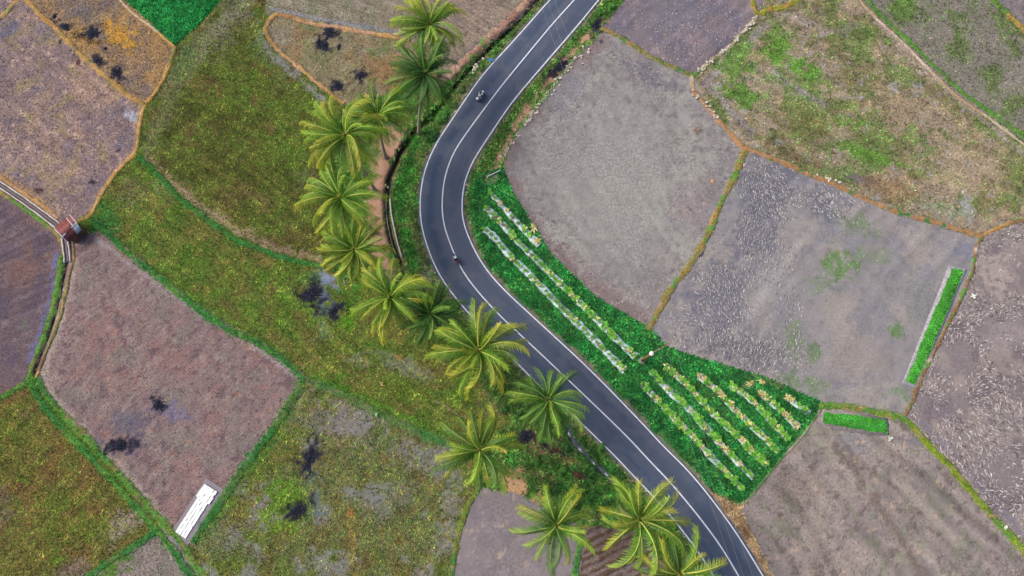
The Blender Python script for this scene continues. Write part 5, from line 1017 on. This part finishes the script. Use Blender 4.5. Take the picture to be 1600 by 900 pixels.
stones([(1280,272),(1300,280),(1312,286)], 10, 'white stone beside the long orange bund', 'stones beside the long orange bund', .15, .15)
stones([(1165,258),(1172,262)], 3, 'white stone at the top corner of the seedling bed field', 'stones at the field corner', .05, .2)
stones([(755,85),(735,118),(722,140)], 12, 'pale stone on the left verge beside the upper road', 'stones on the left verge', .15, .3)

# birds
def bird(px, py, rz, label):
    o = tag(empty('bird', P(px, py, .05), rz), label, 'bird', 'white egrets in the right hand fields'); W = M['cap']
    bm = bmesh.new(); add_tube(bm, [(-.42, 0, .3), (-.25, 0, .34), (0, 0, .38), (.16, 0, .44), (.24, 0, .56), (.3, 0, .64), (.38, 0, .66), (.44, 0, .655)], [.01, .08, .13, .09, .04, .035, .045, .02], 10); bm_obj('body', bm, W, o, True)
    for s in (-1, 1):
        bm = bmesh.new(); v = [bm.verts.new(c) for c in [(.12, s * .1, .46), (.02, s * .34, .5), (-.22, s * .42, .48), (-.26, s * .2, .43), (-.2, s * .08, .42)]]; f = bm.faces.new(v); bmesh.ops.solidify(bm, geom=[f], thickness=.025); bm_obj('wing', bm, W, o)
        bm = bmesh.new(); add_tube(bm, [(0, s * .05, .28), (.02, s * .05, .14), (0, s * .05, -.05)], .012, 5); bm_obj('leg', bm, M['darktwig'], o)
    bm = bmesh.new(); add_tube(bm, [(.44, 0, .655), (.56, 0, .64)], [.018, .003], 6); bm_obj('beak', bm, M['nut'], o)
bird(1519, 463, .4, 'white egret beside the narrow brown bund'); bird(1388, 685, 2.2, 'white egret below the short seedling bed')

# ---------------------------------------------------------------- motorbikes and riders
M['rubber'] = flat_mat('tyre', (30, 30, 34), 6, .8, 1.2); M['blackpl'] = flat_mat('black_plastic', (32, 32, 40), 4, .85, 1.1, rough=.4); M['chrome'] = flat_mat('steel', (170, 172, 180), 3, .95, 1.05, rough=.3, metal=.8)
def pm(c): return flat_mat('bike_paint', c, 2, .95, 1.05, rough=.3, spec=.6)
def wheel(o, x, r=.29):
    w_ = empty('wheel'); w_.parent = o; w_.location = (x, 0, r); Mx = Matrix.Rotation(math.pi / 2, 4, 'X')
    w2 = bmesh.new(); 
    prof = [(r - .07, -.045), (r - .02, -.05), (r, -.02), (r, .02), (r - .02, .05), (r - .07, .045)]; add_lathe(w2, prof, 20, Mx)
    bpy.data.objects.remove(w_); w_ = bm_obj('wheel', w2, M['rubber'], o, True); w_.location = (x, 0, r)
    b2 = bmesh.new(); add_lathe(b2, [(.06, -.06), (r - .075, -.05), (r - .075, .05), (.06, .06)], 16, Mx); bm_obj('rim', b2, M['chrome'], w_)
def motorbike(px, py, heading, label, paint_c, tail_c, box=False):
    o = tag(empty('motorbike', P(px, py, RZ + .03), heading), label, 'motorbike', 'motorbikes on the road'); pmt = pm(paint_c)
    wheel(o, .62); wheel(o, -.6)
    bm = bmesh.new(); add_tube(bm, [(.5, 0, .82), (.36, 0, .62), (.12, 0, .4), (-.2, 0, .4), (-.45, 0, .58), (-.8, 0, .7)], [.1, .15, .17, .18, .16, .06], 10); bm_obj('body', bm, pmt, o, True)
    bm = bmesh.new(); add_tube(bm, [(.44, 0, 1.0), (.58, 0, .92), (.68, 0, .76), (.66, 0, .6)], [.1, .2, .17, .06], 10); bm_obj('front_cowl', bm, pmt, o, True)
    bm = bmesh.new(); add_tube(bm, [(.78, 0, .58), (.64, 0, .63), (.48, 0, .56)], [.04, .07, .04], 8); bm_obj('mudguard', bm, pmt, o, True)
    bm = bmesh.new(); add_box(bm, (-.32, 0, .76), (.8, .26, .09), None, .035); bm_obj('seat', bm, M['blackpl'], o)
    bm = bmesh.new(); add_tube(bm, [(-.7, 0, .76), (-.82, 0, .78), (-.95, 0, .72)], [.1, .12, .05], 8); bm_obj('tail', bm, pm(tail_c), o, True)
    if box: bm = bmesh.new(); add_box(bm, (-.85, 0, .95), (.36, .38, .3), None, .06); bm_obj('luggage_box', bm, pm(tail_c), o)
    bm = bmesh.new(); add_tube(bm, [(.3, -.36, 1.02), (.42, -.2, 1.04), (.44, 0, 1.02), (.42, .2, 1.04), (.3, .36, 1.02)], .018, 6); bm_obj('handlebar', bm, M['blackpl'], o)
    for s in (-1, 1):
        bm = bmesh.new(); add_tube(bm, [(.4, s * .2, 1.04), (.42, s * .34, 1.2)], .01, 5); add_box(bm, (.43, s * .37, 1.22), (.04, .13, .1), None, .02); bm_obj('mirror', bm, M['chrome'], o)
        bm = bmesh.new(); add_tube(bm, [(.46, s * .08, .86), (.62, s * .08, .29)], .025, 6); bm_obj('fork', bm, M['chrome'], o)
    bm = bmesh.new(); add_tube(bm, [(.0, -.16, .3), (-.3, -.2, .28), (-.75, -.2, .4)], [.03, .045, .06], 8); bm_obj('exhaust', bm, M['chrome'], o, True)
    bm = bmesh.new(); add_lathe(bm, [(.02, 0), (.09, .01), (.07, .04)], 10, Matrix.Translation((.74, 0, .84)) @ Matrix.Rotation(math.pi / 2, 4, 'Y')); bm_obj('headlight', bm, M['cap'], o)
    return o
def skin_obj(name, verts, edges, radii, mat, parent, root=0, sub=2):
    me = bpy.data.meshes.new(name); me.from_pydata(verts, edges, []); me.update(); o = link(name, me, parent); me.materials.append(mat)
    bpy.context.view_layer.objects.active = o
    md = o.modifiers.new('skin', 'SKIN'); md.use_smooth_shade = True
    if not me.skin_vertices: me.attributes
    sv = me.skin_vertices[0].data
    for i, r_ in enumerate(radii):
        rr = r_ if hasattr(r_, '__len__') else (r_, r_); sv[i].radius = rr; sv[i].use_root = (i == root)
    ms = o.modifiers.new('sub', 'SUBSURF'); ms.levels = 1; ms.render_levels = sub
    return o
def rider(px, py, heading, label, shirt, trouser, helmet):
    o = tag(empty('person', P(px, py, RZ + .03), heading), label, 'person', 'motorbike riders')
    skin = flat_mat('skin', (150, 104, 82), 4, .95, 1.05, rough=.6)
    V = []; E_ = []; Rr = []
    def v(p, r_, par=None):
        V.append(p); Rr.append(r_); i = len(V) - 1
        if par is not None: E_.append((par, i))
        return i
    hip = v((-.36, 0, .86), (.15, .12)); ch = v((-.26, 0, 1.1), (.16, .11), hip); sh = v((-.1, 0, 1.3), (.16, .1), ch); nk = v((-.02, 0, 1.4), .06, sh); hd = v((.04, 0, 1.5), .095, nk); v((.07, 0, 1.62), .09, hd); v((.15, 0, 1.5), .03, hd)
    arms = []; legs = []
    for s in (-1, 1):
        a = v((-.08, s * .22, 1.3), .06, sh); b = v((.06, s * .34, 1.12), .046, a); c = v((.26, s * .33, 1.06), .036, b); h = v((.33, s * .33, 1.07), (.04, .025), c)
        for k in range(4): f = v((.38, s * (.29 + .027 * k), 1.075), .009, h); f2 = v((.4, s * (.29 + .027 * k), 1.04 - .003 * k), .009, f); v((.37, s * (.29 + .027 * k), 1.02), .008, f2)
        t1 = v((.33, s * .27, 1.06), .011, h); v((.37, s * .25, 1.03), .009, t1); arms.append((a, b, c))
        l = v((-.22, s * .11, .84), .09, hip); kn = v((.18, s * .2, .72), .062, l); an = v((.02, s * .2, .34), .042, kn); v((.18, s * .2, .3), .04, an); legs.append((l, kn, an))
    skin_obj('body', V, E_, Rr, skin, o)
    T_ = [V[hip], V[ch], V[sh]]; e = [(0, 1), (1, 2)]; r2 = [(.19, .15), (.2, .15), (.2, .13)]
    for a, b, c in arms:
        i = len(T_); mid_ = tuple((np.array(V[b]) * .6 + np.array(V[c]) * .4)); T_ += [V[a], V[b], mid_]; e += [(2, i), (i, i + 1), (i + 1, i + 2)]; r2 += [.08, .064, .058]
    skin_obj('shirt', T_, e, r2, flat_mat('shirt', shirt, 3, .9, 1.06, rough=.9), o)
    T_ = [V[hip]]; e = []; r2 = [(.17, .14)]
    for l, kn, an in legs:
        i = len(T_); T_ += [V[l], V[kn], V[an]]; e += [(0, i), (i, i + 1), (i + 1, i + 2)]; r2 += [.105, .08, .062]
    skin_obj('trousers', T_, e, r2, flat_mat('trousers', trouser, 3, .9, 1.1, rough=.9), o)
    bm = bmesh.new(); bmesh.ops.create_uvsphere(bm, u_segments=16, v_segments=10, radius=.15)
    for vv in bm.verts:
        vv.co.x *= 1.12
        if vv.co.z < -.06: vv.co.z = -.06 - (vv.co.z + .06) * -.3
    hl = bm_obj('helmet', bm, flat_mat('helmet', helmet, 2, .95, 1.04, rough=.25, spec=.6), o, True); hl.location = (.05, 0, 1.6)
    bm = bmesh.new(); add_box(bm, (.12, 0, -.03), (.08, .18, .07), None, .03); bm_obj('visor', bm, M['blackpl'], hl)
    return o
def dirang(px, py, qx, qy): a, b_ = P(px, py), P(qx, qy); return math.atan2(b_.y - a.y, b_.x - a.x)
h1 = dirang(741, 166, 762, 140)
motorbike(751.5, 152.5, h1, 'white motorbike riding up the left lane near the top', (232, 236, 246), (236, 234, 244), True)
rider(751.5, 152.5, h1, 'rider in a white shirt on the white motorbike in the left lane', (240, 244, 250), (40, 44, 60), (60, 64, 78))
h2 = dirang(708, 397, 719, 420)
motorbike(713, 406.5, h2, 'dark red motorbike on the centre line of the bend', (112, 44, 56), (44, 40, 50))
rider(713, 406.5, h2, 'rider in a light blue shirt and white helmet on the centre line', (138, 206, 226), (28, 28, 40), (246, 244, 252))
bm = bmesh.new(); add_box(bm, (0, 0, .2), (.34, .26, .4), None, .07); o = bm_obj('bag', bm, flat_mat('pink_bag', (166, 72, 112), 3, .85, 1.1)); o.location = P(708.8, 404.5, RZ + .75); o.rotation_euler = (0, 0, h2); tag(o, 'pink bag hanging at the side of the centre line motorbike', 'bag')
